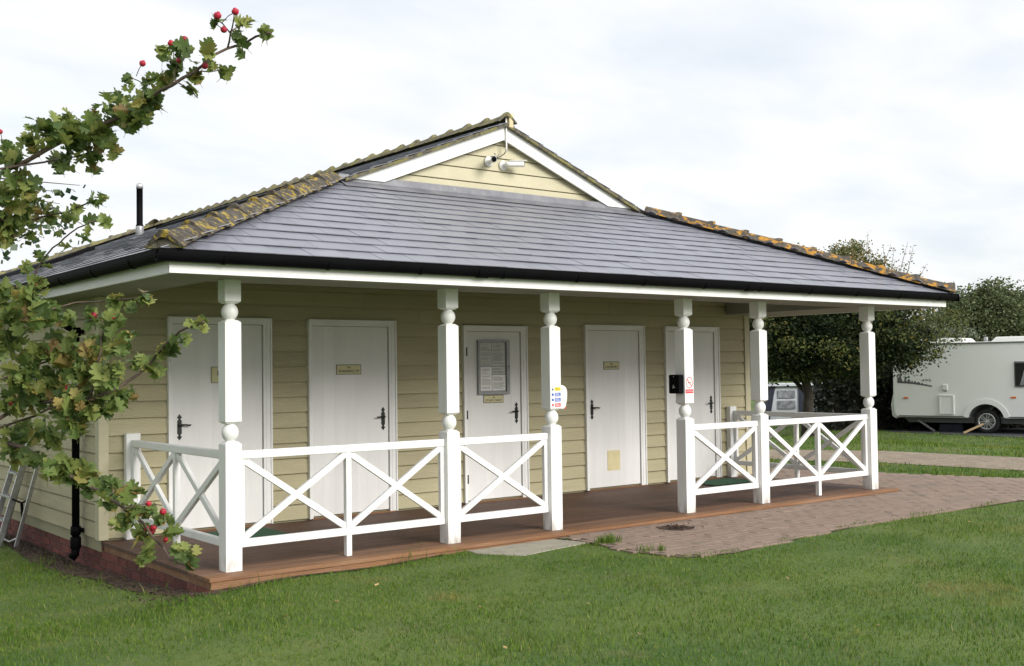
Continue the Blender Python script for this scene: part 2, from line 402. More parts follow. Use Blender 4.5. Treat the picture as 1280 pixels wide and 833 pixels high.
# hawthorn tables
LEAF_CLUSTERS = [(-2.748, -5.253, 2.148, 0.045, 12), (-2.767, -5.181, 2.138, 0.031, 7), (-2.686, -5.244, 2.168, 0.041, 12), (-2.642, -5.164, 2.134, 0.042, 12), (-2.686, -5.14, 2.091, 0.038, 8), (-2.632, -5.231, 2.082, 0.031, 7), (-2.608, -5.253, 2.155, 0.038, 9), (-2.584, -5.306, 2.221, 0.045, 12), (-2.602, -5.446, 2.161, 0.036, 9), (-2.593, -5.535, 2.185, 0.035, 9), (-2.622, -5.359, 2.104, 0.024, 5), (-2.633, -5.235, 2.207, 0.021, 4), (-2.572, -5.503, 2.244, 0.027, 6), (-2.568, -5.32, 2.283, 0.021, 4), (-2.576, -5.595, 2.233, 0.023, 5), (-2.561, -5.681, 2.273, 0.028, 6), (-2.568, -5.624, 2.257, 0.027, 5), (-2.535, -5.688, 2.229, 0.015, 3), (-2.541, -5.501, 2.328, 0.016, 3), (-2.53, -5.748, 2.281, 0.018, 4), (-2.499, -5.695, 2.265, 0.015, 3), (-2.445, -5.641, 2.262, 0.019, 4), (-2.531, -5.653, 2.205, 0.015, 3), (-2.442, -5.713, 2.328, 0.017, 3), (-2.44, -5.745, 2.354, 0.019, 3), (-2.397, -5.762, 2.335, 0.015, 3), (-2.532, -5.789, 2.33, 0.011, 2), (-2.421, -5.679, 2.301, 0.01, 1), (-2.79, -5.119, 2.083, 0.037, 8), (-2.782, -5.003, 2.134, 0.03, 6), (-2.817, -5.065, 2.015, 0.052, 12), (-2.796, -5.14, 2.017, 0.045, 10), (-2.79, -5.077, 1.952, 0.046, 12), (-2.728, -5.07, 2.001, 0.034, 7), (-2.812, -5.047, 1.912, 0.038, 9), (-2.718, -4.992, 1.935, 0.035, 7), (-2.689, -5.039, 1.964, 0.026, 5), (-2.68, -5.188, 1.948, 0.017, 4), (-2.771, -4.999, 1.909, 0.022, 4), (-2.672, -5.378, 1.962, 0.012, 3), (-2.667, -5.423, 1.96, 0.012, 2), (-2.675, -5.242, 1.958, 0.012, 3), (-2.716, -5.08, 1.851, 0.013, 2), (-2.73, -4.984, 1.826, 0.015, 3), (-2.729, -5.201, 1.808, 0.01, 1), (-2.738, -5.133, 1.786, 0.019, 3), (-2.711, -5.275, 1.854, 0.01, 1), (-2.698, -5.194, 1.898, 0.008, 1), (-2.684, -5.382, 1.889, 0.008, 1), (-2.692, -5.363, 1.874, 0.008, 1), (-2.649, -5.404, 1.911, 0.012, 2), (-2.683, -5.377, 1.919, 0.008, 1), (-2.759, -4.911, 1.753, 0.04, 10), (-2.758, -5.147, 1.728, 0.037, 11), (-2.777, -5.069, 1.68, 0.046, 16), (-2.746, -5.214, 1.684, 0.037, 11), (-2.8, -5.039, 1.617, 0.046, 14), (-2.681, -5.157, 1.678, 0.029, 7), (-2.674, -5.098, 1.627, 0.021, 4), (-2.64, -5.123, 1.637, 0.017, 3), (-2.618, -5.206, 1.677, 0.029, 7), (-2.628, -5.376, 1.659, 0.024, 6), (-2.602, -5.326, 1.722, 0.016, 4), (-2.607, -5.554, 1.715, 0.015, 4), (-2.619, -5.493, 1.693, 0.008, 2), (-2.629, -5.495, 1.625, 0.015, 4), (-2.722, -5.088, 1.585, 0.038, 12), (-2.654, -5.099, 1.584, 0.038, 12), (-2.647, -5.312, 1.601, 0.036, 12), (-2.638, -5.466, 1.587, 0.023, 7), (-2.755, -5.058, 1.532, 0.047, 16), (-2.674, -5.062, 1.52, 0.043, 14), (-2.67, -5.321, 1.54, 0.04, 14), (-2.643, -5.42, 1.529, 0.031, 10), (-2.578, -5.404, 1.559, 0.02, 5), (-2.572, -5.327, 1.488, 0.02, 5), (-2.757, -4.986, 1.468, 0.043, 13), (-2.691, -5.048, 1.467, 0.043, 13), (-2.693, -5.332, 1.461, 0.04, 13), (-2.639, -5.347, 1.46, 0.032, 10), (-2.589, -5.316, 1.468, 0.02, 6), (-2.697, -5.314, 1.401, 0.032, 9), (-2.721, -5.159, 1.387, 0.041, 12), (-2.731, -4.926, 1.368, 0.044, 11), (-2.651, -5.324, 1.43, 0.02, 5), (-2.527, -5.376, 1.548, 0.02, 4), (-2.51, -5.413, 1.588, 0.02, 4), (-2.499, -5.439, 1.608, 0.016, 3), (-2.492, -5.5, 1.616, 0.012, 2), (-2.48, -5.521, 1.655, 0.012, 3), (-2.481, -5.574, 1.659, 0.01, 2), (-2.496, -5.636, 1.637, 0.008, 1), (-2.747, -5.107, 1.313, 0.029, 7), (-2.745, -4.939, 1.315, 0.031, 7), (-2.722, -5.232, 1.298, 0.032, 9), (-2.641, -5.16, 1.278, 0.034, 10), (-2.613, -5.17, 1.246, 0.03, 8), (-2.615, -5.334, 1.258, 0.02, 6), (-2.631, -5.354, 1.22, 0.028, 8), (-2.626, -5.483, 1.24, 0.023, 7), (-2.611, -5.468, 1.199, 0.023, 7), (-2.632, -5.446, 1.17, 0.019, 5), (-2.558, -5.429, 1.191, 0.02, 5), (-2.542, -5.358, 1.123, 0.024, 7), (-2.506, -5.399, 1.164, 0.024, 5), (-2.527, -5.344, 1.079, 0.016, 4), (-2.507, -5.457, 1.14, 0.016, 4), (-2.541, -5.595, 1.11, 0.019, 5), (-2.544, -5.676, 1.12, 0.011, 3), (-2.549, -5.666, 1.092, 0.011, 3), (-2.533, -5.331, 1.058, 0.012, 3), (-2.611, -5.509, 1.251, 0.012, 3)]
BRANCHES = [(0.013, 0.004, [(-2.882, -4.815, 2.054), (-2.803, -5.006, 2.073), (-2.786, -5.156, 2.078), (-2.742, -5.225, 2.109), (-2.64, -5.191, 2.164), (-2.591, -5.333, 2.192), (-2.591, -5.516, 2.193), (-2.579, -5.653, 2.207), (-2.546, -5.7, 2.232), (-2.499, -5.715, 2.279), (-2.433, -5.693, 2.317), (-2.402, -5.728, 2.335), (-2.395, -5.792, 2.33)]), (0.006, 0.003, [(-2.784, -5.17, 2.072), (-2.741, -5.191, 2.081), (-2.691, -5.155, 2.098), (-2.645, -5.147, 2.113), (-2.625, -5.19, 2.121)]), (0.004, 0.002, [(-2.462, -5.699, 2.301), (-2.475, -5.747, 2.325), (-2.483, -5.783, 2.344), (-2.492, -5.807, 2.355)]), (0.003, 0.002, [(-2.475, -5.747, 2.325), (-2.514, -5.793, 2.329), (-2.53, -5.794, 2.336)]), (0.003, 0.002, [(-2.478, -5.753, 2.327), (-2.452, -5.749, 2.347), (-2.421, -5.735, 2.36)]), (0.003, 0.002, [(-2.546, -5.7, 2.232), (-2.493, -5.667, 2.249), (-2.447, -5.645, 2.265)]), (0.003, 0.002, [(-2.573, -5.672, 2.211), (-2.536, -5.657, 2.203), (-2.502, -5.611, 2.198)]), (0.003, 0.002, [(-2.591, -5.516, 2.193), (-2.566, -5.43, 2.26), (-2.568, -5.32, 2.302)]), (0.003, 0.002, [(-2.579, -5.653, 2.207), (-2.566, -5.655, 2.26), (-2.543, -5.576, 2.324)]), (0.008, 0.003, [(-2.883, -4.825, 1.942), (-2.819, -5.078, 1.942), (-2.753, -5.024, 1.944), (-2.704, -5.017, 1.962), (-2.676, -5.176, 1.958), (-2.673, -5.3, 1.963), (-2.663, -5.436, 1.959)]), (0.006, 0.0025, [(-2.838, -4.806, 1.601), (-2.783, -4.925, 1.675), (-2.759, -5.033, 1.735), (-2.739, -5.076, 1.786), (-2.723, -5.104, 1.831), (-2.71, -5.159, 1.865), (-2.702, -5.232, 1.883), (-2.694, -5.323, 1.901), (-2.684, -5.381, 1.909), (-2.647, -5.405, 1.913)]), (0.011, 0.004, [(-2.912, -4.981, 1.347), (-2.791, -4.962, 1.419), (-2.755, -4.956, 1.442), (-2.706, -4.974, 1.456), (-2.691, -5.193, 1.471), (-2.675, -5.37, 1.471), (-2.631, -5.373, 1.49), (-2.584, -5.362, 1.515), (-2.537, -5.375, 1.553), (-2.512, -5.419, 1.604), (-2.489, -5.466, 1.639), (-2.482, -5.526, 1.649), (-2.485, -5.608, 1.657)]), (0.008, 0.004, [(-2.913, -4.986, 1.316), (-2.782, -4.923, 1.392), (-2.708, -4.995, 1.424), (-2.696, -5.211, 1.459), (-2.683, -5.363, 1.477)]), (0.005, 0.003, [(-2.68, -5.368, 1.477), (-2.668, -5.389, 1.54), (-2.653, -5.368, 1.589), (-2.628, -5.314, 1.651)]), (0.006, 0.003, [(-2.875, -4.888, 1.47), (-2.817, -5.07, 1.523), (-2.714, -5.057, 1.564), (-2.654, -5.098, 1.589), (-2.635, -5.208, 1.624)]), (0.006, 0.003, [(-2.855, -4.79, 1.579), (-2.794, -4.971, 1.641), (-2.774, -5.133, 1.681), (-2.74, -5.226, 1.698), (-2.66, -5.191, 1.722), (-2.602, -5.326, 1.722), (-2.607, -5.553, 1.719)]), (0.013, 0.004, [(-2.91, -4.763, 1.425), (-2.772, -4.881, 1.357), (-2.736, -4.992, 1.338), (-2.697, -5.206, 1.285), (-2.62, -5.145, 1.24), (-2.63, -5.344, 1.221), (-2.629, -5.471, 1.209), (-2.556, -5.396, 1.158), (-2.519, -5.429, 1.1), (-2.552, -5.649, 1.089), (-2.537, -5.673, 1.079)]), (0.004, 0.002, [(-2.63, -5.344, 1.221), (-2.625, -5.425, 1.251), (-2.612, -5.51, 1.253)]), (0.003, 0.002, [(-2.629, -5.471, 1.209), (-2.582, -5.471, 1.216), (-2.52, -5.421, 1.203)]), (0.003, 0.002, [(-2.594, -5.449, 1.186), (-2.549, -5.377, 1.141), (-2.536, -5.374, 1.144)])]
BERRIES = [(-2.498, -5.827, 2.35), (-2.537, -5.818, 2.336), (-2.511, -5.793, 2.315), (-2.553, -5.666, 2.316), (-2.544, -5.558, 2.334), (-2.553, -5.601, 2.313), (-2.571, -5.678, 2.261), (-2.556, -5.392, 2.321), (-2.519, -5.739, 2.267), (-2.526, -5.719, 2.246), (-2.779, -4.904, 2.206), (-2.622, -5.213, 1.687), (-2.627, -5.373, 1.675), (-2.686, -5.21, 1.5), (-2.774, -5.009, 1.46), (-2.532, -5.386, 1.135), (-2.549, -5.395, 1.145), (-2.531, -5.393, 1.145), (-2.518, -5.426, 1.187), (-2.521, -5.454, 1.121), (-2.573, -5.477, 1.216)]
BIRCH = [((-2.419, -1.24, 2.565), (-1.832, -2.075, 2.505)), ((-2.419, -1.241, 2.587), (-1.739, -2.149, 2.537)), ((-2.418, -1.236, 2.454), (-1.864, -2.046, 2.412)), ((-2.417, -1.234, 2.387), (-1.777, -2.112, 2.385)), ((-2.419, -1.238, 2.498), (-1.905, -2.016, 2.463)), ((-2.417, -1.233, 2.343), (-1.936, -1.983, 2.252)), ((-2.418, -1.236, 2.432), (-2.004, -1.933, 2.296)), ((-2.137, -1.456, 2.472), (-1.821, -2.08, 2.441)), ((-1.891, -1.646, 2.459), (-1.72, -2.155, 2.325)), ((-2.206, -1.396, 2.339), (-2.019, -1.917, 2.22)), ((-2.207, -1.398, 2.384), (-1.953, -1.971, 2.286))]

# ================================================================== ground
PAV = [(3.18, -.17), (3.24, -.55), (3.13, -1.12), (3.27, -1.72), (3.77, -1.83), (4.8, -1.69), (6.0, -1.56), (7.4, -1.57), (9, -1.63), (12.5, -2.9),
       (16, -5), (17.2, -3.6), (13.4, -1.4), (11.3, -.4), (10.65, 1.46), (10.2, 3.07), (10.0, 6), (9.9, 14), (8.92, 14), (8.92, 2.32), (8.74, 2.2), (8.74, -.17)]
SLAB = [(2.14, -.2), (3.12, -.185), (3.22, -.55), (2.36, -.72), (2.12, -.36)]
GRAV = [(12.0, -8), (12.45, 0), (12.2, 2.44), (11.5, 4.14), (10.9, 8), (10.9, 30), (13.2, 30), (12.9, 9), (13.3, 5.6), (14.4, 3.9), (14.65, 1.3), (14.6, -8)]
ROAD = [(21.8, -12), (21.6, 3.6), (21.9, 8.6), (22.4, 9.6), (25.4, 9.6), (25.4, -12)]
BLD = [(-.25, -.2), (8.8, -.2), (8.95, 2.2), (8.95, 17), (-.25, 17)]

xs = np.unique(np.concatenate([np.linspace(-300, -14, 14), np.arange(-14, 27, .3), np.linspace(27, 500, 22)]))
ys = np.unique(np.concatenate([np.linspace(-200, -12, 10), np.arange(-12, 22, .3), np.linspace(22, 500, 22)]))
XX, YY = np.meshgrid(xs, ys)
rs = np.random.RandomState(3)
ZZ = G(XX, YY) + rs.uniform(-.004, .004, XX.shape)
nx, ny = len(xs), len(ys)
idx = np.arange(nx * ny).reshape(ny, nx)
F = np.stack([idx[:-1, :-1].ravel(), idx[:-1, 1:].ravel(), idx[1:, 1:].ravel(), idx[1:, :-1].ravel()], 1)
lawn = np_mesh('lawn', np.stack([XX.ravel(), YY.ravel(), ZZ.ravel()], 1), F, M['lawn'], smooth=True)
struct(lawn)

def sheet(name, poly, dz, m, step=.5, zfn=None):
    bm = bmesh.new()
    vs = [bm.verts.new((x, y, 0)) for x, y in poly]
    bm.faces.new(vs)
    bmesh.ops.triangulate(bm, faces=bm.faces)
    for _ in range(5):
        bmesh.ops.subdivide_edges(bm, edges=[e for e in bm.edges if e.calc_length() > step * 1.6], cuts=1)
        bmesh.ops.triangulate(bm, faces=[f for f in bm.faces if len(f.verts) > 3])
    for v in bm.verts: v.co.z = (zfn(v.co.x, v.co.y) if zfn else float(G(v.co.x, v.co.y))) + dz
    me = bpy.data.meshes.new(name); bmesh.ops.recalc_face_normals(bm, faces=bm.faces); bm.to_mesh(me); bm.free()
    me.materials.append(m)
    o = bpy.data.objects.new(name, me); COL.objects.link(o); ORI[o.name] = (0, 0, 0)
    return o
paving = struct(sheet('paving', PAV, .008, M['sand'], zfn=lambda x, y: -.048))
struct(sheet('gravel_path', GRAV, .009, M['gravel'], .6))
struct(sheet('road', ROAD, .009, M['asphalt'], .6))
soil_poly = [(-.20, -.30), (-.34, .1), (-.42, 1.0), (-.38, 1.8), (-.50, 2.6), (-.55, 3.4), (-.42, 5.0), (-.42, 8), (-.19, 8), (-.19, -.15), (1.9, -.15), (1.9, -.20), (.6, -.22)]
struct(sheet('bare_soil_strip', soil_poly, .007, M['soil'], .3))

# clay pavers, 200 x 100 running bond
pm = MB(); L2, W2, H = .0975, .0475, .016
pm.add([(-L2, -W2, -.03), (L2, -W2, -.03), (L2, W2, -.03), (-L2, W2, -.03), (-L2, -W2, H - .003), (L2, -W2, H - .003), (L2, W2, H - .003), (-L2, W2, H - .003),
        (-L2 + .004, -W2 + .004, H), (L2 - .004, -W2 + .004, H), (L2 - .004, W2 - .004, H), (-L2 + .004, W2 - .004, H)],
       [(0, 1, 5, 4), (1, 2, 6, 5), (2, 3, 7, 6), (3, 0, 4, 7), (4, 5, 9, 8), (5, 6, 10, 9), (6, 7, 11, 10), (7, 4, 8, 11), (8, 9, 10, 11)])
paver_me = pm.mesh('paver', M['paver'])
sites = []
for j in range(-52, 140):
    for i in range(12, 90):
        x = i * .2 + (.1 if j % 2 else 0); y = -.17 - .05 - j * .1 * -1 if False else -.225 + j * .1
        sites.append((x, y))
S = np.array(sites)
ok = inpoly(S[:, 0] - .04, S[:, 1], PAV) & inpoly(S[:, 0] + .04, S[:, 1], PAV)
S = S[ok]
S = S[np.argsort(np.hypot(S[:, 0] - CAM[0], S[:, 1] - CAM[1]))]
rnd = random.Random(5)
for x, y in S[:300]:
    inst('paver', paver_me, paving, (x, y, -.046 + rnd.uniform(-.0025, .0025)), (rnd.uniform(-.012, .012), rnd.uniform(-.008, .008), rnd.uniform(-.012, .012)))
far = MB()
for x, y in S[300:]:
    dz = rnd.uniform(-.002, .002) - .046; a, b = L2 - rnd.uniform(0, .002), W2
    far.add([(x - a, y - b, dz - .01), (x + a, y - b, dz - .01), (x + a, y + b, dz - .01), (x - a, y + b, dz - .01),
             (x - a, y - b, dz + H), (x + a, y - b, dz + H), (x + a, y + b, dz + H), (x - a, y + b, dz + H)],
            [(0, 1, 5, 4), (1, 2, 6, 5), (2, 3, 7, 6), (3, 0, 4, 7), (4, 5, 6, 7)])
struct(far.build('far_pavers', M['paver_far'], paving), 'stuff')

mb = MB(); mb.prism(SLAB, lambda u, v, d: (u, v, d), -.12, -.040)
tag(mb.build('concrete_slab', M['slab'], bevel=.006), 'pale concrete slab set in the grass beside the deck edge', 'slab')
# round drain cover full of soil
t = thing('drain_cover', (4.4, -.53, -.035), 'dark round drain cover full of soil in the brick paving', 'drain cover')
mb = MB(); mb.lathe([(.165, -.01), (.165, .010), (.155, .011), (.145, .007)], (4.4, -.53, -.034), 20); mb.build('cover_rim', M['soil'], t)
mb = MB(); rr = random.Random(2)
for k in range(260):
    a = rr.uniform(0, 6.28); q = abs(rr.gauss(0, .10)); s = rr.uniform(.008, .02)
    c = Vector((4.4 + q * math.cos(a), -.53 + q * math.sin(a), -.026)); mb.add([c + Vector((rr.uniform(-s, s), rr.uniform(-s, s), rr.uniform(0, .02))) for _ in range(4)], [(0, 1, 2), (0, 2, 3), (0, 3, 1), (1, 3, 2)])
mb.build('soil_fill', M['soil'], t)

# ================================================================== the building
EX0, EX1, EY0, EZ = -.66, 9.60, -.45, 2.43       # eaves
PS, PF = .396, .415                                # side and front pitch
RX = (EX0 + EX1) / 2
RZ = EZ + (RX - EX0) * PS
YG = 2.24                                          # gablet front
YB, YR = 18.2, 13.5                                # back eaves, back end of ridge
def zs(x): return EZ + (x - EX0) * PS if x <= RX else EZ + (EX1 - x) * PS
def zf(y): return EZ + (y - EY0) * PF
HX = (zf(YG) - EZ) / PS                            # hip top inset
B = thing('toilet_block', (4.33, 2.29, 0), 'cream weatherboarded single storey block with white doors, slate roof and open veranda', 'building')

core = MB().box(-.205, 8.86, 2.335, 16.4, -.10, 2.44).build('wall', M['core'], B)
# plinth and its bricks
pl = MB().box(-.185, 8.8, 2.3, 16.3, -.6, -.005)
pl.box(-.185, 8.66, -.14, 2.3, -.6, -.09)
plinth = pl.build('plinth', M['mortar'], B)
bm_ = MB().box(-.008, .03, -.1075, .1075, -.0325, .0325)
brick_me = bm_.mesh('brick', M['brick'])
bm2 = MB().box(-.1075, .1075, -.008, .03, -.0325, .0325)
brick_me2 = bm2.mesh('brick', M['brick'])
for c in range(5):
    z = -.125 - c * .075
    y = -.03 + (.1125 if c % 2 else 0)
    while y < 7.3:
        if z + .03 > float(G(-.3, y)) - .06:
            inst('brick', brick_me, plinth, (-.188 - rnd.uniform(0, .003), y, z))
        y += .225
    if c in (0, 1):                                     # front course, in the grass under the deck edge
        x = -.075 + .1125 * c
        while x < 3.0:
            inst('brick', brick_me2, plinth, (x, -.143, z - .003)); x += .225
c = -1
y = 2.42
while y < 7.3:
    inst('brick', brick_me, plinth, (-.188, y, -.05)); y += .225

# weatherboards
GAUGE = .158
def wb(L):
    pr = [(0, 0), (-.027, 0), (-.014, GAUGE - .018), (-.001, GAUGE - .018), (-.001, GAUGE), (0, GAUGE)]
    return MB().prism(pr, lambda u, v, d: (d, u, v), 0, L)
DOORS = [(.432, 1.475), (1.925, 2.96), (3.90, 4.806), (5.768, 6.778), (7.195, 8.22)]
segs = []; x = -.146
for a, b in DOORS:
    segs.append((x, a)); x = b
segs.append((x, 8.79))
DTOP = 2.07
meshes = {}
def board(L, parent, loc, rot=0):
    k = round(L, 3)
    if k not in meshes: meshes[k] = wb(L).mesh('weatherboard', M['board'])
    return inst('weatherboard', meshes[k], parent, loc, (0, 0, rot))
for r in range(16):
    z = .02 + r * GAUGE
    if z > 2.40: continue
    if z + GAUGE * .5 < DTOP:
        for a, b in segs: board(b - a - .004, core, (a + .002, 2.334, z))
    else:
        for a, b in ((-.146, 2.6 + (r % 2) * .7), (2.6 + (r % 2) * .7, 5.4 + (r % 3) * .4), (5.4 + (r % 3) * .4, 8.79)): board(b - a - .003, core, (a, 2.334, z))
    # left side wall, courses run back in three lengths
    for k in range(3):
        L = 4.62
        board(L - .004, core, (-.206, 2.40 + (k + 1) * L, z), -math.pi / 2)
# corner boards
MB().box(-.24, -.148, 2.293, 2.345, .008, 2.262).box(-.2405, -.20, 2.345, 2.40, .008, 2.262).build('corner_board', M['trim'], B, bevel=.003)
MB().box(8.792, 8.895, 2.293, 2.345, .008, 2.262).box(8.86, 8.8955, 2.345, 2.40, .008, 2.262).build('corner_board', M['trim'], B, bevel=.003)
MB().box(8.862, 8.885, 2.4, 16.3, .01, 2.262).build('side_cladding', M['board'], B)

# doors
def make_door(i, a, b, handle, hinge, recess=.045):
    zt = DTOP if i != 2 else 2.035
    fr = MB(); yf, yb = 2.285, 2.334
    lw = .028 if hinge == 'L' or True else .05
    jl, jr = (.028, .075)
    fr.box(a, a + jl, yf, yb, .012, zt); fr.box(b - jr, b, yf, yb, .012, zt); fr.box(a + jl, b - jr, yf, yb, zt - .05, zt)
    # thin outer architrave edge
    fr.box(b, b + .018, yf - .012, yb - .002, .010, zt + .018); fr.box(a - .018, a, yf - .012, yb - .002, .010, zt + .018); fr.box(a, b, yf - .012, yb - .002, zt, zt + .018)
    # stop line
    fr.box(b - jr + .028, b - jr + .033, yf - .004, yf, .02, zt - .01)
    d = fr.build('door', M['white'], B, bevel=.002)
    la, lb = a + jl + .004, b - jr - .009
    n = 7 if i != 2 else 6
    w = (lb - la) / n
    dz0, dz1 = .035, zt - .055
    for k in range(n):
        g = .0001
        m = MB(); x0, x1 = la + k * w + g, la + (k + 1) * w - g
        y = 2.304
        m.add([(x0, y + .0005, dz0), (x0 + .001, y, dz0), (x1 - .001, y, dz0), (x1, y + .0005, dz0), (x1, 2.332, dz0), (x0, 2.332, dz0),
               (x0, y + .0005, dz1), (x0 + .001, y, dz1), (x1 - .001, y, dz1), (x1, y + .0005, dz1), (x1, 2.332, dz1), (x0, 2.332, dz1)],
              [(0, 1, 7, 6), (1, 2, 8, 7), (2, 3, 9, 8), (3, 4, 10, 9), (4, 5, 11, 10), (5, 0, 6, 11), (0, 5, 4, 3, 2, 1), (6, 7, 8, 9, 10, 11)])
        m.build('door_plank', M['door'], d)
    MB().box(a + .01, b - .01, 2.27, 2.345, .0015, .012).build('threshold', M['deck_edge'], d)
    # handle: long black backplate with arrow finials and a lever
    hx = la + .065 if handle == 'L' else lb - .065
    hz = 1.02
    sg = 1 if handle == 'L' else -1
    m = MB()
    out = [(-.008, -.115), (0, -.125), (.008, -.115), (.024, -.092), (.010, -.084), (.010, -.072), (.021, -.062), (.021, .062), (.010, .072), (.010, .084), (.024, .092), (.008, .115), (0, .125),
           (-.008, .115), (-.024, .092), (-.010, .084), (-.010, .072), (-.021, .062), (-.021, -.062), (-.010, -.072), (-.010, -.084), (-.024, -.092)]
    m.prism(out, lambda u, v, dd: (hx + u, dd, hz + v), 2.2965, 2.304)
    m.tube([(hx, 2.298, hz + .02), (hx, 2.262, hz + .02)], .011, 10)
    m.tube([(hx, 2.262, hz + .02), (hx + sg * .04, 2.258, hz + .024), (hx + sg * .085, 2.258, hz + .016), (hx + sg * .10, 2.259, hz + .022)], [.0095, .008, .0085, .006], 8)
    m.build('handle', M['iron'], d)
    if hinge:
        for hz_ in (.28, 1.02, 1.75):
            x = a + jl - .001 if hinge == 'L' else b - jr
            MB().tube([(x, 2.287, hz_ - .05), (x, 2.287, hz_ + .05)], .008, 8).box(x - .012, x + .016, 2.290, 2.3035, hz_ - .05, hz_ + .05).build('hinge', M['iron'], d)
    return d
d1 = make_door(0, *DOORS[0], 'L', None)
d2 = make_door(1, *DOORS[1], 'R', None)
d3 = make_door(2, *DOORS[2], 'R', 'L')
d4 = make_door(3, *DOORS[3], 'L', None)
d5 = make_door(4, *DOORS[4], 'R', None)
m = MB().box(6.118, 6.335, 2.300, 2.3035, .235, .49)
for k in range(9): m.box(6.128, 6.325, 2.297, 2.2995, .25 + k * .026, .262 + k * .026)
m.build('vent_grille', M['ventc'], d4)

# soffit, fascia
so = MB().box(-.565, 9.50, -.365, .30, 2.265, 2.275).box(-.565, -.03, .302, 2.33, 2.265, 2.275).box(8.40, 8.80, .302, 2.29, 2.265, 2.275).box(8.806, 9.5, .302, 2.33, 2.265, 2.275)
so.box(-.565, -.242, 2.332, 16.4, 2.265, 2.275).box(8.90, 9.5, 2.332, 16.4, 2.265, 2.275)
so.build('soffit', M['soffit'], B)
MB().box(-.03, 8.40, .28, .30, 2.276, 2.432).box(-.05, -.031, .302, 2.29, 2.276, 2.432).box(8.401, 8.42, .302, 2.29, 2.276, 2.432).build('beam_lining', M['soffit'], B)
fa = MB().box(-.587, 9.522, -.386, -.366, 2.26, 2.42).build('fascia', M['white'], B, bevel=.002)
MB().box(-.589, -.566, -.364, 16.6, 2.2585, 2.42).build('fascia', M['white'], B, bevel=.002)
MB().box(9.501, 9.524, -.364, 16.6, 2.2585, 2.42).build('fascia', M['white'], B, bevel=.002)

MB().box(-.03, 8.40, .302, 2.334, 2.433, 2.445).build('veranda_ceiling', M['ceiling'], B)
# gutters
gp = [(0, .085)] + [(.049 - .049 * math.cos(a), .062 - .080 * math.sin(a)) for a in np.linspace(.15, math.pi - .15, 10)] + [(.100, .088), (.092, .088)] + [(.049 + .040 * math.cos(a), .064 - .070 * math.sin(a)) for a in np.linspace(.2, math.pi - .2, 8)] + [(.009, .088)]
gz = 2.350
gp = [(u, v * .86) for u, v in gp]
g = MB(); g.prism(gp, lambda u, v, d: (d, -.388 - u, gz + v), -.70, 9.655)
g.box(9.655, 9.664, -.492, -.385, gz - .018, gz + .078)
go = g.build('gutter', M['black'], B)
bk = MB().prism([(u * 1.10 - .004, v * 1.08 - .004) for u, v in gp[1:11]], lambda u, v, d: (d, -.388 - u, gz + v), -.012, .012)
bme = bk.mesh('gutter_bracket', M['black'])
for k in range(12): inst('gutter_bracket', bme, go, (-.2 + k * .86, 0, 0))
for x in (2.1, 5.6): MB().prism([(u * 1.13 - .006, v * 1.1 - .006) for u, v in gp[1:11]], lambda u, v, d: (d, -.388 - u, gz + v), x, x + .11).build('gutter_joint', M['black'], go)
g = MB(); g.prism(gp, lambda u, v, d: (-.591 - u, d, gz + v), -.386, 16.6)
gl = g.build('gutter', M['black'], B)
bk = MB().prism([(u * 1.10 - .004, v * 1.08 - .004) for u, v in gp[1:11]], lambda u, v, d: (-.591 - u, d, gz + v), -.012, .012)
bme = bk.mesh('gutter_bracket', M['black'])
for k in range(14): inst('gutter_bracket', bme, gl, (0, .2 + k * .9, 0))
g = MB(); g.prism(gp, lambda u, v, d: (9.526 + u, d, gz + v), -.386, 16.6); g.build('gutter', M['black'], B)
# downpipe on the left side wall
dp = MB(); r = .036
dp.tube([(-.65, 2.93, 2.33), (-.65, 2.93, 2.22), (-.62, 2.92, 2.17), (-.335, 2.80, 1.98), (-.30, 2.785, 1.93), (-.30, 2.785, 0.0)], r, 12)
dpo = dp.build('downpipe', M['black'], B)
for z in (1.95, 1.0, .06):
    MB().lathe([(.036, -.04), (.047, -.04), (.047, .04), (.036, .04)], (-.30, 2.785, z), 14).box(-.262, -.236, 2.74, 2.83, z - .02, z + .02).build('pipe_collar', M['black'], dpo)
MB().lathe([(.045, -.05), (.05, -.04), (.05, .05), (.045, .06)], (-.30, 2.785, -.06), 14).tube([(-.30, 2.785, -.10), (-.305, 2.79, -.16), (-.335, 2.80, -.20)], .040, 12).build('pipe_shoe', M['black'], dpo)

# ---- roof
under = .014
def tri(*p): return [(x, y, z - under) for x, y, z in p]
hL, hR = EX0 + HX, EX1 - HX
zg = zf(YG)
Rf = MB()
Rf.add(tri((EX0, EY0, EZ), (EX1, EY0, EZ), (hR, YG, zg), (hL, YG, zg),            # 0-3 front
           (RX, YG - .06, RZ), (RX, YR, RZ), (EX0, YB, EZ), (EX1, YB, EZ),        # 4-7
           (hL, YG - .06, zg), (hR, YG - .06, zg)),
       [(0, 1, 2, 3), (0, 3, 8, 4, 5, 6), (1, 7, 5, 4, 9, 2), (6, 5, 7)])
roof = Rf.build('roof', M['core'], B)

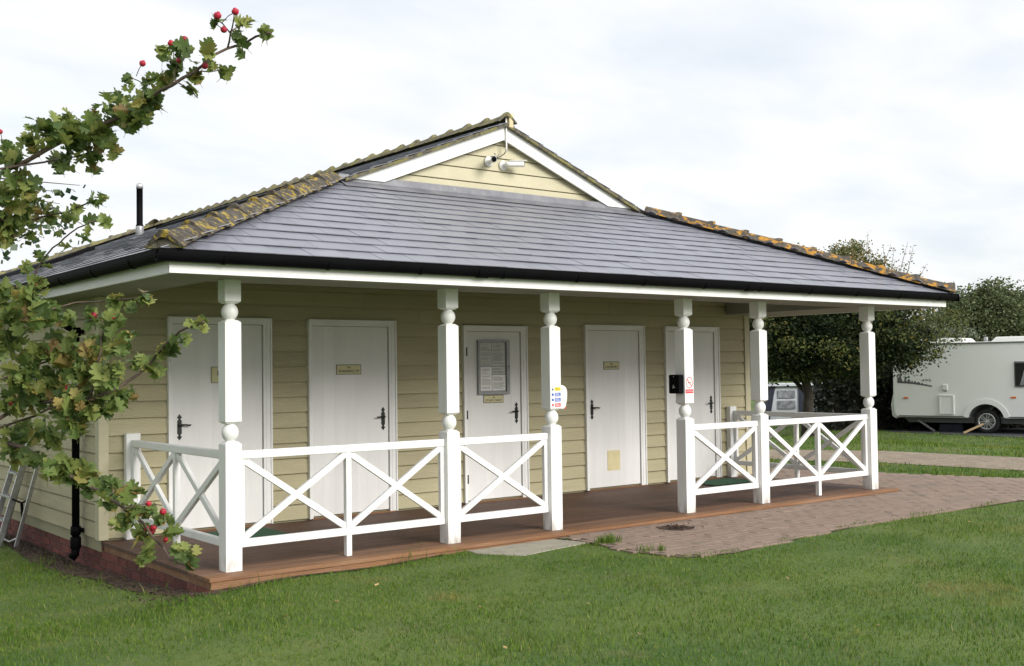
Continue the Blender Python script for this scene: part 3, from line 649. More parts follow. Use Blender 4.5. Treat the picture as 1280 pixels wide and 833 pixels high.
def slate_poly(mb, poly, fn, nrm):
    """poly in (u along course, v up slope, lift) turned to world by fn"""
    n = len(poly)
    top = [fn(u, v, l + .006) for u, v, l in poly]; bot = [fn(u, v, l) for u, v, l in poly]
    mb.add(bot + top, [tuple(range(n)), tuple(range(2 * n - 1, n - 1, -1))] + [(i, i + n, (i + 1) % n + n, (i + 1) % n) for i in range(n)])
SG, SW = .235, .315
LF = math.hypot(YG - EY0, zg - EZ); cf, sf = (YG - EY0) / LF, (zg - EZ) / LF
def ffn(u, v, l): return (EX0 + u, EY0 + v * cf - l * sf, EZ + v * sf + l * cf - under + .002)
WT = EX1 - EX0
kx = HX / LF
unit = MB(); 
def lift(v, v0): return .0135 * (1 - (v - v0) / (SG + .05)) 
up_ = [(0, 0), (SW - .003, 0), (SW - .003, SG + .05), (0, SG + .05)]
slate_poly(unit, [(u, v, lift(v, 0)) for u, v in up_], lambda u, v, l: (u, v * cf - l * sf, v * sf + l * cf), None)
slate_me = unit.mesh('slate', M['slate'])
rows = int(LF / SG) + 1
for r in range(rows):
    v0 = r * SG - .01
    u = -(SW / 2 if r % 2 else 0) - .08
    while u < WT:
        poly = [(u, v0), (u + SW - .003, v0), (u + SW - .003, v0 + SG + .05), (u, v0 + SG + .05)]
        pc = clip(poly, [(-1, kx, 0), (1, kx, WT), (0, 1, LF - .01)])
        if len(pc) == 4 and all(abs(a[0] - b[0]) + abs(a[1] - b[1]) < 1e-9 for a, b in zip(sorted(pc), sorted(poly))):
            p = ffn(u, v0, rnd.uniform(0, .003))
            inst('slate', slate_me, roof, p, (rnd.uniform(-.004, .004), rnd.uniform(-.006, .006), rnd.uniform(-.002, .002)))
        elif pc and len(pc) >= 3:
            mb = MB(); slate_poly(mb, [(a, b, lift(b, v0)) for a, b in pc], ffn, None)
            c = ffn(u, v0, 0); mb.build('slate', M['slate'], roof, at=c)
        u += SW
# side slopes: courses of slates joined (seen at a grazing angle)
for side in (0, 1):
    LS = math.hypot(RX - EX0, RZ - EZ); cs, sn = (RX - EX0) / LS, (RZ - EZ) / LS
    if side == 0: fn = lambda u, v, l: (EX0 + v * cs - l * sn, u, EZ + v * sn + l * cs - under + .002)
    else: fn = lambda u, v, l: (EX1 - v * cs + l * sn, u, EZ + v * sn + l * cs - under + .002)
    field = MB()
    for r in range(int(LS / SG) + 1):
        v0 = r * SG - .01
        y0 = EY0 + v0 * cs * PS / PF
        if zs(EX0 + v0 * cs) > zg: y0 = YG - .07
        y1 = YB - (v0 * cs) * (YB - YR) / (RX - EX0)
        u = y0 - (SW / 2 if r % 2 else 0)
        while u < y1:
            a, b = max(u, y0), min(u + SW - .003, y1 - .02)
            if b > a + .02:
                v1 = min(v0 + SG + .05, LS)
                if v1 > v0 + .02:
                    j = rnd.uniform(0, .003)
                    slate_poly(field, [(a, v0, .0135 + j), (b, v0, .0135 + j), (b, v1, j), (a, v1, j)], fn, None)
            u += SW
    struct(field.build('side_slates', M['slate'], roof), 'stuff')
# lead flashing across the foot of the gablet
fl = MB(); n = 9
for k in range(n):
    a = hL + .10 + (hR - hL - .2) * k / n; b = hL + .10 + (hR - hL - .2) * (k + 1) / n
    w = .15 + .004 * math.sin(k * 1.7)
    y0 = YG - w
    dz = .024 + .001 * math.sin(k * 2.1)
    fl.add([(a, y0, zf(y0) + .012), (b, y0, zf(y0) + .012), (b, YG - .01, zf(YG) + dz), (a, YG - .01, zf(YG) + dz), (b, YG + .01, zf(YG) + .10), (a, YG + .01, zf(YG) + .10)], [(0, 1, 2, 3), (3, 2, 4, 5)])
fl.build('flashing', M['lead'], roof)

# gablet
gy = 2.285
gw = MB().add([(hL + .1, gy + .04, zg - .05), (hR - .1, gy + .04, zg - .05), (RX, gy + .04, RZ - .06)], [(0, 1, 2)]).add([(hL + .1, gy + .06, zg - .05), (hR - .1, gy + .06, zg - .05), (RX, gy + .06, RZ - .06)], [(2, 1, 0)])
gable = gw.build('gable_wall', M['core'], B)
z = zg + .03
while z < RZ - .2:
    hw = (RZ - .10 - z) / PS
    zt = min(z + GAUGE + .012, RZ - .13)
    hw2 = (RZ - .10 - zt) / PS
    zt = z + GAUGE - .012; hw2 = (RZ - .10 - zt) / PS
    mb = MB(); mb.add([(RX - hw, gy + .04, z), (RX + hw, gy + .04, z), (RX + hw, gy + .016, z), (RX - hw, gy + .016, z),
                       (RX - hw2, gy + .04, zt), (RX + hw2, gy + .04, zt), (RX + hw2, gy + .026, zt), (RX - hw2, gy + .026, zt)],
                      [(0, 1, 2, 3), (3, 2, 6, 7), (7, 6, 5, 4), (0, 4, 5, 1), (0, 3, 7, 4), (1, 5, 6, 2)])
    mb.build('weatherboard', M['trim'], gable, at=(RX, gy, z))
    z += GAUGE
bt = .028                                           # barge top below slate plane
for sg in (-1, 1):
    xo = (zs(RX) - bt - (zg + .055)) / PS
    xi = (zs(RX) - bt - .175 - (zg + .055)) / PS
    p = [(0, RZ - bt), (sg * xo, zg + .055), (sg * xi, zg + .055), (0, RZ - bt - .175)]
    e = .0 if sg < 0 else .002
    MB().prism(p, lambda u, v, d: (RX + u, d, v), 2.222 + e, 2.25 + e).build('bargeboard', M['white'], B)
    # verge: mossy undercloak strip under the slates
    p = [(0, RZ - under + .001), (sg * (xo + .07), RZ - under + .001 - (xo + .07) * PS), (sg * (xo + .07), RZ - under - .034 - (xo + .07) * PS), (0, RZ - under - .034)]
    MB().prism(p, lambda u, v, d: (RX + u, d, v), 2.168 + e, 2.224 + e).build('verge', M['moss'], roof)

# ridge tiles: V shaped with a raised collar at the lower / outer end
def vtile(L, w, h, th=.018, collar=.02):
    """runs along +x from 0 to L; collar at 0"""
    m = MB()
    def sec(x, k):
        return [(x, -w - k * .3, -.008), (x, -w * .42, h * .72 + k * .6), (x, -w * .12, h + k), (x, w * .12, h + k), (x, w * .42, h * .72 + k * .6), (x, w + k * .3, -.008)]
    def sec2(x): return [(x, -w + th, -.008), (x, -w * .40, h * .72 - th), (x, -w * .1, h - th), (x, w * .1, h - th), (x, w * .40, h * .72 - th), (x, w - th, -.008)]
    st = [(-.012, collar), (.040, collar * .9), (.095, .004), (L, -.012)]
    base = len(m.v)
    for x, k in st: m.v += sec(x, k)
    for i in range(len(st) - 1):
        for q in range(5): m.f.append((base + i * 6 + q, base + i * 6 + q + 1, base + (i + 1) * 6 + q + 1, base + (i + 1) * 6 + q)); m.s.append(False)
    b2 = len(m.v); m.v += sec2(-.012); m.v += sec2(L)
    for q in range(5):
        m.f.append((b2 + q, b2 + q + 1, b2 + 6 + q + 1, b2 + 6 + q)); m.s.append(False)
        m.f.append((base + q, b2 + q, b2 + q + 1, base + q + 1)); m.s.append(False)
        e = base + 18; m.f.append((e + q, e + q + 1, b2 + 7 + q, b2 + 6 + q)); m.s.append(False)
    return m
rt_me = vtile(.40, .14, .085, collar=.030).mesh('ridge_tile', M['moss'])
k = 0; y = YG - .075
while y < YR:
    inst('ridge_tile', rt_me, roof, (RX + rnd.uniform(-.006, .006), y, RZ + .004 + rnd.uniform(-.004, .004)), (0, rnd.uniform(-.01, .01) , math.pi / 2 + rnd.uniform(-.01, .01)))
    y += .385
def hip(p, q, me, step, name='hip_tile'):
    p, q = Vector(p), Vector(q); d = (q - p); L = d.length; d.normalize()
    yaw = math.atan2(d.y, d.x); pit = -math.asin(d.z)
    s = 0
    while s < L - step * .4:
        c = p + d * s
        inst(name, me, roof, (c.x, c.y, c.z + .016 + rnd.uniform(-.004, .004)), (0, pit - .02 + rnd.uniform(-.012, .012), yaw + rnd.uniform(-.015, .015)))
        s += step
hl_me = vtile(.47, .14, .080, collar=.034).mesh('hip_tile', M['lichen'])
hr_me = vtile(.47, .135, .09, collar=.030).mesh('hip_tile', M['orange'])
hip((EX0 + .02, EY0 + .02, EZ), (hL - .10, YG - .10, zg - .035), hl_me, .445)
hip((EX1 - .02, EY0 + .02, EZ), (hR + .02, YG - .02, zg), hr_me, .445)
hip((EX0, YB, EZ), (RX, YR, RZ), rt_me, .39)
hip((EX1, YB, EZ), (RX, YR, RZ), rt_me, .39)
# mortar packing in the open end of the two front hips
for x, sg, mm in ((EX0 + .02, 1, 'moss'), (EX1 - .02, -1, 'lichen')):
    mb = MB(); c = Vector((x, EY0 + .02, EZ)); a = Vector((sg, 1, 0)).normalized(); b = Vector((-a.y, a.x, 0))
    p = [(-.14, -.01), (-.06, .066), (-.015, .092), (.015, .092), (.06, .066), (.14, -.01)]
    mb.prism(p, lambda u, v, d: tuple(c + b * u + Vector((0, 0, v + .01)) + a * d), -.004, .05); mb.build('hip_mortar', M[mm], roof)

# vent pipe and solar panels on the left slope
vx, vy = 3.0, 10.4
vz = zs(vx)
m = MB().lathe([(.062, -.08), (.062, .17), (.052, .18), (.052, .78), (.056, .785), (.056, .80)], (vx, vy, vz), 14)
vp = m.build('vent_pipe', M['black'], roof)
MB().lathe([(.068, -.1), (.066, .14), (.056, .16)], (vx, vy, vz), 14).build('pipe_sleeve', M['grey_metal'], vp)
MB().lathe([(.057, .78), (.058, .84), (.04, .87), (.01, .88)], (vx, vy, vz), 14).build('pipe_cap', M['alu'], vp)
def panel(x0, x1, y0, y1, h):
    m = MB(); q = []
    for x in (x0, x1):
        for y in (y0, y1):
            for k in (.012, h): q.append((x, y, zs(x) + k))
    m.add(q, [(0, 2, 3, 1), (4, 5, 7, 6), (0, 1, 5, 4), (2, 6, 7, 3), (1, 3, 7, 5), (0, 4, 6, 2)])
    o = m.build('solar_panel', M['black'], roof)
    m = MB(); m.add([(x0 + .04, y0 + .04, zs(x0 + .04) + h + .003), (x1 - .04, y0 + .04, zs(x1 - .04) + h + .003), (x1 - .04, y1 - .04, zs(x1 - .04) + h + .003), (x0 + .04, y1 - .04, zs(x0 + .04) + h + .003)], [(0, 1, 2, 3)])
    m.build('panel_glass', M['black'], o)
panel(3.2, 4.0, 6.3, 10.2, .045)
panel(1.35, 2.2, 10.2, 14.6, .07)
# block and cable at the gable tip
MB().box(RX + .03, RX + .09, 2.16, 2.215, RZ - .06, RZ + .11).build('tip_block', M['putty'], B, bevel=.004)

# ================================================================== deck
MB().box(-.175, 8.69, -.145, 2.33, -.6, -.031).build('deck_base', M['core'], B)
deck = MB().box(-.19, 8.71, -.162, -.13, -.088, -.031).box(-.19, -.168, -.13, 2.29, -.088, -.031).box(8.69, 8.71, -.13, 2.2, -.088, -.031).build('deck_trim', M['deck_edge'], B, bevel=.003)
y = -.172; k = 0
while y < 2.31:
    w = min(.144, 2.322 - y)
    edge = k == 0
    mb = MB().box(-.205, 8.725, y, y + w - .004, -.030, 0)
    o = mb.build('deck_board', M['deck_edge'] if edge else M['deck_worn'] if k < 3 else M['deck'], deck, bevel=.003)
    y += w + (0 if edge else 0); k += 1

# veranda posts
PX = [0.0, 2.0755, 3.2693, 5.1181, 6.334, 8.4082]
s = .1332
def post_mesh():
    m = MB(); h = s / 2
    def blk(z0, z1, c0, c1):
        pts = []
        for z, k in ((z0, .022 if c0 else 0), (z0 + (.018 if c0 else 0), 0), (z1 - (.018 if c1 else 0), 0), (z1, .022 if c1 else 0)):
            pts.append([(-h + k, -h + k, z), (h - k, -h + k, z), (h - k, h - k, z), (-h + k, h - k, z)])
        vs = sum(pts, []); fs = [(3, 2, 1, 0), (12, 13, 14, 15)]
        for i in range(3):
            for q in range(4): fs.append((i * 4 + q, i * 4 + (q + 1) % 4, i * 4 + 4 + (q + 1) % 4, i * 4 + 4 + q))
        m.add(vs, fs)
    blk(0, 1.0, False, True); blk(1.139, 1.949, True, True); blk(2.078, 2.268, True, False)
    for z0, z1 in ((1.0, 1.139), (1.949, 2.078)):
        c = (z0 + z1) / 2; r = .066; hh = (z1 - z0) / 2
        prof = [(.040, -hh - .001), (.040, -hh + .010)]
        for a in range(-52, 53, 8): prof.append((r * math.cos(R(a)), (hh - .004) * math.sin(R(a)) / math.sin(R(60))))
        prof += [(.040, hh - .010), (.040, hh + .001)]
        m.lathe(prof, (0, 0, c), 24)
    return m.mesh('veranda_post', M['post'])
pme = post_mesh()
plab = ['first veranda post at the front corner', 'second post', 'third post', 'fourth post', 'fifth post', 'last post']
for x in PX:
    o = inst('veranda_post', pme, B, (x + s / 2, s / 2, 0))
    bv = o.modifiers.new('bevel', 'BEVEL'); bv.width = .004; bv.segments = 2; bv.limit_method = 'ANGLE'

# railings
def rail_run(p, q, bays, label, half=None, group='white railings round the veranda'):
    p, q = Vector(p), Vector(q); d = (q - p); L = d.length; d.normalize()
    n = Vector((-d.y, d.x, 0))
    t = thing('railing', (p.x, p.y, 0), label, 'railing', group)
    MB().beam(p + Vector((0, 0, .892)), q + Vector((0, 0, .892)), .058, .066).build('top_rail', M['white'], t, bevel=.008)
    MB().beam(p + Vector((0, 0, .202)), q + Vector((0, 0, .202)), .048, .062).build('bottom_rail', M['white'], t, bevel=.005)
    for k in range(bays):
        a = p + d * (L * k / bays); b = p + d * (L * (k + 1) / bays)
        if k: MB().beam(a, a + Vector((0, 0, .86)), .050, .050, up=d).build('baluster', M['white'], t, bevel=.003)
        ia = a + d * (.025 if k else .0); ib = b - d * (.025 if k < bays - 1 else .0)
        if k == 0:
            MB().beam(ia + d * .022 + Vector((0, 0, .233)), ia + d * .022 + Vector((0, 0, .859)), .040, .044, up=d).build('stile', M['white'], t, bevel=.003)
            ia = ia + d * .044
        if k == bays - 1:
            MB().beam(ib - d * .022 + Vector((0, 0, .233)), ib - d * .022 + Vector((0, 0, .859)), .040, .044, up=d).build('stile', M['white'], t, bevel=.003)
            ib = ib - d * .044
        for sg, (u, w) in ((1, (ia, ib)), (-1, (ib, ia))):
            e = Vector(d) * (.028 if (w - u).dot(d) > 0 else -.028)
            off = n * (.004 * sg)
            MB().beam(u - e * .25 + Vector((0, 0, .852)) + off, w + e * .25 + Vector((0, 0, .242)) + off, .034, .052, up=n.cross((w - u).normalized())).build('brace', M['white'], t, bevel=.003)
    if half:
        x0, x1, y0, y1 = half
        MB().box(x0, x1, y0, y1, 0, .985).build('half_post', M['post'], t, bevel=.006)
    return t
c = s / 2
rail_run((c, s, 0), (c, 2.235, 0), 2, 'white cross braced railing on the left end of the veranda by the hawthorn', (-.005, .13, 2.235, 2.312))
rail_run((PX[0] + s, c, 0), (PX[1], c, 0), 2, 'longest front railing with two crosses in front of the washing up door')
rail_run((PX[1] + s, c, 0), (PX[2], c, 0), 1, 'single cross railing in front of the notice board door')
rail_run((PX[3] + s, c, 0), (PX[4], c, 0), 1, 'single cross railing right of the post with the black box')
rail_run((PX[4] + s, c, 0), (PX[5], c, 0), 2, 'front railing with two crosses nearest the caravan')
rail_run((PX[5] + c, s, 0), (PX[5] + c, 2.235, 0), 2, 'railing on the right end of the veranda running back to the wall', (8.385, 8.52, 2.235, 2.312))

# door signs
def door_sign(x0, x1, z0, z1, words, label):
    t = thing('door_sign', ((x0 + x1) / 2, 2.303, z0), label, 'sign', 'cream signs on the white doors')
    y = 2.303
    MB().box(x0, x1, y - .004, y, z0, z1).build('sign_border', M['sign_black'], t)
    e = .006
    MB().box(x0 + e, x1 - e, y - .0055, y - .004, z0 + e, z1 - e).build('sign_plate', M['sign'], t)
    cx = (x0 + x1) / 2; h = z1 - z0
    text_mb('The', h * .28, cx, y - .0062, z1 - h * .30).build('small_lettering', M['sign_black'], t)
    text_mb(words, h * .38, cx, y - .0062, z0 + h * .32, width=(x1 - x0) - .05).build('lettering', M['sign_black'], t)
door_sign(2.24, 2.541, 1.506, 1.611, 'WASHING UP', 'small cream sign reading THE WASHING UP on the second white door')
door_sign(4.173, 4.465, 1.148, 1.239, 'STAFF ONLY', 'small cream STAFF ONLY sign just below the glazed notice board')
door_sign(6.075, 6.345, 1.52, 1.622, 'LAUNDRY', 'small cream LAUNDRY sign on the door with the cream vent')
t = thing('symbol_sign', (.92, 2.303, 1.44), 'square cream sign with black figure on the first door behind the corner post', 'sign')
MB().box(.85, 1.01, 2.299, 2.303, 1.44, 1.60).build('sign_border', M['sign_black'], t)
MB().box(.855, 1.005, 2.2975, 2.299, 1.445, 1.595).build('sign_plate', M['sign'], t)
m = MB().lathe([(.012, 0), (.012, .001)], (.935, 2.2965, 1.572), 12, axis='y')
m.prism([(-.02, .115), (.02, .115), (.022, .07), (.012, .07), (.012, .01), (-.012, .01), (-.012, .07), (-.022, .07)], lambda u, v, d: (.935 + u, d, 1.445 + v), 2.2962, 2.2974)
m.build('figure', M['sign_black'], t)

# notice board on door three
t = thing('notice_board', (4.31, 2.30, 1.25), 'grey glazed notice board full of printed sheets on the third white door', 'notice board')
x0, x1, z0, z1, yb = 4.085, 4.545, 1.248, 1.885, 2.303
m = MB().box(x0, x1, yb - .008, yb, z0, z1).build('back_panel', M['grey_metal'], t)
f = MB().box(x0, x0 + .03, yb - .034, yb - .0085, z0, z1).box(x1 - .045, x1, yb - .034, yb - .0085, z0, z1).box(x0 + .03, x1 - .045, yb - .034, yb - .0085, z0, z0 + .03).box(x0 + .03, x1 - .045, yb - .034, yb - .0085, z1 - .03, z1)
f.build('frame', M['grey_metal'], t, bevel=.002)
MB().lathe([(.008, 0), (.008, .006)], (x1 - .018, yb - .041, 1.57), 10, axis='y').build('lock', M['iron'], t)
rq = random.Random(11)
for (a, b, c0, d0) in ((.045, .205, .335, .60), (.215, .405, .335, .60), (.045, .205, .045, .32), (.215, .405, .235, .322), (.215, .405, .045, .225)):
    p = MB().box(x0 + a, x0 + b, yb - .0105, yb - .0088, z0 + c0, z0 + d0).build('printed_sheet', M['signwhite'] if a + c0 < .3 else M['paper'], t)
    m = MB(); z = z0 + d0 - .02
    while z > z0 + c0 + .012:
        e = rq.uniform(.02, .07) if rq.random() < .5 else .015
        m.box(x0 + a + .012, x0 + b - e, yb - .0118, yb - .0108, z - .0035, z); z -= rq.choice((.011, .011, .013, .024))
    m.build('print_line', M['decal'], p)

# security cameras under the tip of the gable
def scam(x, z, label, aim):
    t = thing('security_camera', (x, 2.30, z), label, 'security camera', 'white security cameras on the gable')
    y = 2.285
    MB().lathe([(.062, 0), (.062, -.014), (.052, -.026), (.02, -.034), (.02, -.06), (.026, -.068), (.018, -.082)], (x, y + .015, z), 20, axis='y').build('base', M['plastic'], t)
    a = Vector(aim).normalized(); p = Vector((x, y - .07, z + .005))
    q = p + a * .20
    m = MB().tube([p - a * .02, p + a * .02, q - a * .01, q], [.028, .034, .034, .034], 14)
    m.build('camera_body', M['plastic'], t)
    MB().tube([q - a * .001, q + a * .006], .030, 14).build('lens', M['black'], t)
    up = Vector((0, 0, 1)); sd_ = a.cross(up).normalized(); u2 = sd_.cross(a)
    MB().beam(p + a * .02 + u2 * .037, q + a * .035 + u2 * .041, .066, .006, up=u2).build('sun_shield', M['plastic'], t)
scam(4.285, 3.99, 'left white security camera pointing out at the lawn', (-.52, -.84, -.14))
scam(4.50, 3.965, 'right white security camera pointing along the gable', (.92, -.42, .03))
t = thing('camera_cable', (4.5, 2.2, 4.3), 'grey conduit and looping cable down the gable tip to the cameras', 'cable')
MB().tube([(4.485, 2.205, RZ + .10), (4.485, 2.205, 4.16), (4.485, 2.215, 4.12)], .010, 8).build('conduit', M['plastic'], t)
MB().tube([(4.485, 2.215, 4.12), (4.47, 2.235, 4.09), (4.43, 2.25, 4.06), (4.36, 2.25, 4.035), (4.315, 2.245, 4.01)], .006, 6).tube([(4.40, 2.25, 4.08), (4.37, 2.24, 4.05), (4.34, 2.25, 4.09), (4.33, 2.25, 4.05), (4.36, 2.24, 4.03)], .004, 6).build('cable', M['iron'], t)

# white dispenser and safety notice on the third post
px = PX[2]
t = thing('call_point_box', (px + .15, .05, 1.15), 'rounded white plastic box with a red tab on the right side of the third post', 'box')
out = [(0, .0), (.045, -.003), (.075, .02), (.092, .09), (.096, .16), (.085, .205), (.05, .228), (0, .233)]
MB().prism(out, lambda u, v, d: (px + s + u, d, 1.148 + v), .012, .118).build('box_body', M['plastic'], t, bevel=.012)
MB().box(px + s + .068, px + s + .088, .03, .07, 1.150, 1.172).build('red_tab', M['red'], t)
t = thing('safety_notice', (px + .07, -.002, 1.15), 'small notice with yellow, blue and red panels on the third post', 'sign')
MB().box(px + .006, px + s - .002, -.0025, -.0005, 1.163, 1.378).build('backing', M['signwhite'], t)
for z, cc, sym in ((1.325, 'yellow', 0), (1.272, 'blue', 1), (1.222, 'blue', 2), (1.172, 'red', 3)):
    p = MB().box(px + .052, px + s - .006, -.0035, -.0026, z, z + .036).build('colour_panel', M[cc], t)
    m = MB()
    for q in range(3): m.box(px + .058, px + s - .014 - q * .008, -.0042, -.0036, z + .008 + q * .009, z + .011 + q * .009)
    m.build('print_line', M['sign_black'] if cc == 'yellow' else M['signwhite'], p)
    if sym == 0: MB().prism([(-.014, 0), (.014, 0), (0, .026)], lambda u, v, d: (px + .028 + u, d, z + .005 + v), -.0036, -.0026).build('symbol', M['sign_black'], t)
    elif sym == 3: MB().box(px + .017, px + .040, -.0036, -.0026, z + .006, z + .029).build('symbol', M['red'], t)
    else: MB().lathe([(.014, 0), (.014, .001)], (px + .028, -.0036, z + .018), 16, axis='y').build('symbol', M['blue'], t)

# black box and no smoking notice on the fourth post
px = PX[3]
t = thing('wall_ashtray', (px - .04, .09, 1.26), 'black wall box with a small white symbol on the left face of the fourth post', 'box')
MB().box(px - .075, px - .001, .012, .165, 1.258, 1.458).build('box_body', M['black'], t, bevel=.012)
m = MB()
m.prism([(-.02, .0), (.012, .008), (.018, .012), (.012, .014), (-.02, .005)], lambda u, v, d: (d, .085 - u, 1.315 + v), px - .0768, px - .0752)
m.prism([(-.018, .012), (-.012, .012), (-.004, .034), (-.008, .036)], lambda u, v, d: (d, .085 - u, 1.315 + v), px - .0768, px - .0752)
m.build('symbol', M['signwhite'], t)
MB().lathe([(.006, 0), (.006, .002)], (px - .077, .09, 1.437), 10, axis='x').build('screw', M['grey_metal'], t)
t = thing('no_smoking_sign', (px + .07, -.002, 1.26), 'white no smoking notice with red ring and red band on the fourth post', 'sign')
MB().box(px + .004, px + s - .006, -.0022, -.0004, 1.255, 1.435).build('backing', M['signwhite'], t)
cx, cz_ = px + .066, 1.372
ring = MB(); n = 36
for k in range(n):
    a, b = 2 * math.pi * k / n, 2 * math.pi * (k + 1) / n
    ring.prism([(.044 * math.cos(a), .052 * math.sin(a)), (.044 * math.cos(b), .052 * math.sin(b)), (.053 * math.cos(b), .061 * math.sin(b)), (.053 * math.cos(a), .061 * math.sin(a))], lambda u, v, d: (cx + u, d, cz_ + v), -.0034, -.0023)
ring.prism([(-.034, .032), (-.028, .040), (.034, -.032), (.028, -.040)], lambda u, v, d: (cx + u, d, cz_ + v), -.0038, -.0028)
ring.build('prohibition_ring', M['red'], t)
MB().prism([(-.028, -.008), (.024, -.004), (.024, .004), (-.028, .002)], lambda u, v, d: (cx + u, d, cz_ + v), -.0027, -.0023).prism([(.018, .006), (.022, .006), (.026, .026), (.020, .028)], lambda u, v, d: (cx + u, d, cz_ + v), -.0027, -.0023).build('cigarette', M['sign_black'], t)
MB().box(px + .008, px + s - .010, -.0032, -.0023, 1.260, 1.302).build('red_band', M['red'], t)
text_mb('NO SMOKING', .016, cx, -.0036, 1.281, width=.10, ext=.0003).build('lettering', M['signwhite'], t)

# door mats
def doormat(x0, x1, y0, y1, label):
    t = thing('doormat', ((x0 + x1) / 2, (y0 + y1) / 2, 0), label, 'doormat', 'green door mats on the deck')
    MB().box(x0, x1, y0, y1, .0012, .014).build('mat_pile', M['mat_green'], t, bevel=.004)
    MB().box(x0 - .018, x1 + .018, y0 - .018, y1 + .018, .0008, .006).build('rubber_edge', M['black'], t)
doormat(.62, 1.28, 1.55, 2.10, 'green mat on the deck in front of the first door behind the corner railing')
doormat(7.35, 8.20, 1.62, 2.12, 'green mat on the deck in front of the last door on the right')

# step ladder against the left wall
gz = float(G(-.4, 4.6))
t = thing('step_ladder', (-.6, 4.6, gz), 'aluminium step ladder standing open against the left side wall', 'ladder')
def lrail(p, q, w=.060):
    MB().beam(p, q, .024, w, up=(1, 0, 0)).build('side_rail', M['alu'], t, bevel=.003)
lrail((-.53, 4.73, gz), (-.255, 4.56, gz + 1.12)); lrail((-.53, 5.13, gz), (-.255, 4.90, gz + 1.12))
lrail((-.42, 4.47, gz), (-.245, 4.22, gz + .95), .04); lrail((-.42, 5.03, gz), (-.245, 4.70, gz + .95), .04)
for k in range(4):
    z = .27 + .25 * k; f = z / 1.12
    xx = -.53 + .275 * f; ya = 4.73 - .17 * f; yb_ = 5.13 - .23 * f
    MB().box(xx - .045, xx + .035, ya, yb_, gz + z - .012, gz + z + .012).build('tread', M['alu'], t, bevel=.003)
MB().tube([(-.41, 4.48, gz + .10), (-.46, 4.55, gz + .06), (-.46, 4.95, gz + .06), (-.41, 5.02, gz + .1)], .010, 8).build('brace_bar', M['alu'], t)
MB().tube([(-.33, 4.36, gz + .50), (-.36, 4.48, gz + .47), (-.41, 4.64, gz + .50)], .010, 6).tube([(-.36, 4.47, gz + .47), (-.35, 4.47, gz + .28), (-.37, 4.50, gz + .18)], .016, 6).build('black_strap', M['black'], t)

# ================================================================== caravan
CX, CY = 22.11, 8.68
cu = Vector((.25, -.968, 0)).normalized(); cn = Vector((cu.y, -cu.x, 0))     # along the side (to the right), and outward normal
if cn.dot(Vector((CAM[0] - CX, CAM[1] - CY, 0))) < 0: cn = -cn
cg = -.20
def cp(sx, out, z): v = Vector((CX, CY, cg)) + cu * sx + cn * out; return (v.x, v.y, v.z + z)
t = thing('caravan', (CX, CY, cg), 'white touring caravan with grey landscape decal, parked beside the dark tree', 'caravan')
WD = 2.2
prof = [(.10, .38), (.03, .46), (.0, .62), (.0, .85), (.0, 1.2), (.01, 1.75), (.05, 2.05), (.15, 2.22), (.35, 2.28), (6.0, 2.28), (6.3, 2.2), (6.5, 1.9), (6.62, 1.2), (6.6, .42), (2.78, .38)]
cw, rw, wz = 2.29, .42, .30
arch = [(cw + .45 * math.cos(a), wz + .02 + .43 * math.sin(a)) for a in np.linspace(.25, math.pi - .25, 12)]
MB().prism(prof + [(arch[0][0], .38)] + [p for p in arch] + [(arch[-1][0], .38)], lambda u, v, d: cp(u, d, v), -WD, 0).build('body', M['carav'], t, bevel=.02)
MB().prism([(2.62, .40), (2.8, .40)] + [(cw + .56 * math.cos(a), wz + .02 + .54 * math.sin(a)) for a in np.linspace(.2, math.pi - .2, 14)] + [(1.8, .40), (1.86, .40)] + [(cw + .43 * math.cos(a), wz + .02 + .415 * math.sin(a)) for a in np.linspace(math.pi - .2, .2, 14)],
           lambda u, v, d: cp(u, d, v), .002, .018).build('wheel_arch', M['carav'], t)
MB().prism([(.3, .24), (6.3, .24), (6.3, .40), (.12, .40)], lambda u, v, d: cp(u, d, v), -WD + .3, -.3).build('chassis', M['carav_grey'], t)
MB().box(0, 1, 0, 1, 0, 1) and None
def cbox(n, s0, s1, z0, z1, m, o0=.001, o1=.014, par=None, bv=0):
    return MB().prism([(s0, z0), (s1, z0), (s1, z1), (s0, z1)], lambda u, v, d: cp(u, d, v), o0, o1).build(n, m, par or t, bevel=bv)
cbox('rubbing_strip', .14, 1.80, .40, .43, M['carav_grey']); cbox('rubbing_strip', 2.80, 6.5, .40, .43, M['carav_grey'])
cbox('roof_rail', .16, 6.3, 2.235, 2.27, M['carav_grey'], .001, .02)
cbox('side_window', 2.97, 4.1, 1.15, 1.78, M['carav_grey'], .001, .02, bv=.01); cbox('window_glass', 3.0, 4.07, 1.19, 1.74, M['glass'], .021, .03, bv=.008)
MB().prism([(3.1, 1.2), (3.3, 1.2), (3.5, 1.72), (3.25, 1.72)], lambda u, v, d: cp(u, d, v), .031, .032).build('window_sticker', M['awn_win'], t)
h = cbox('hatch', 1.20, 1.50, .50, .92, M['carav'], .001, .022, bv=.006)
cbox('hatch_frame', 1.17, 1.20, .47, .95, M['plastic'], .001, .03, h); cbox('hatch_frame', 1.50, 1.53, .47, .95, M['plastic'], .001, .03, h)
cbox('hatch_frame', 1.20, 1.50, .47, .50, M['plastic'], .001, .03, h); cbox('hatch_frame', 1.20, 1.50, .92, .95, M['plastic'], .001, .03, h)
cbox('water_socket', 1.26, 1.38, 1.08, 1.22, M['plastic'], .001, .03, bv=.01); cbox('socket_shadow_strip', 1.275, 1.365, 1.045, 1.06, M['carav_grey'])  # dark strip below the socket is coloured as its shadow
cbox('marker_lamp', .27, .39, .86, .90, M['amber']); cbox('marker_lamp', 2.88, 3.0, .88, .92, M['amber'])
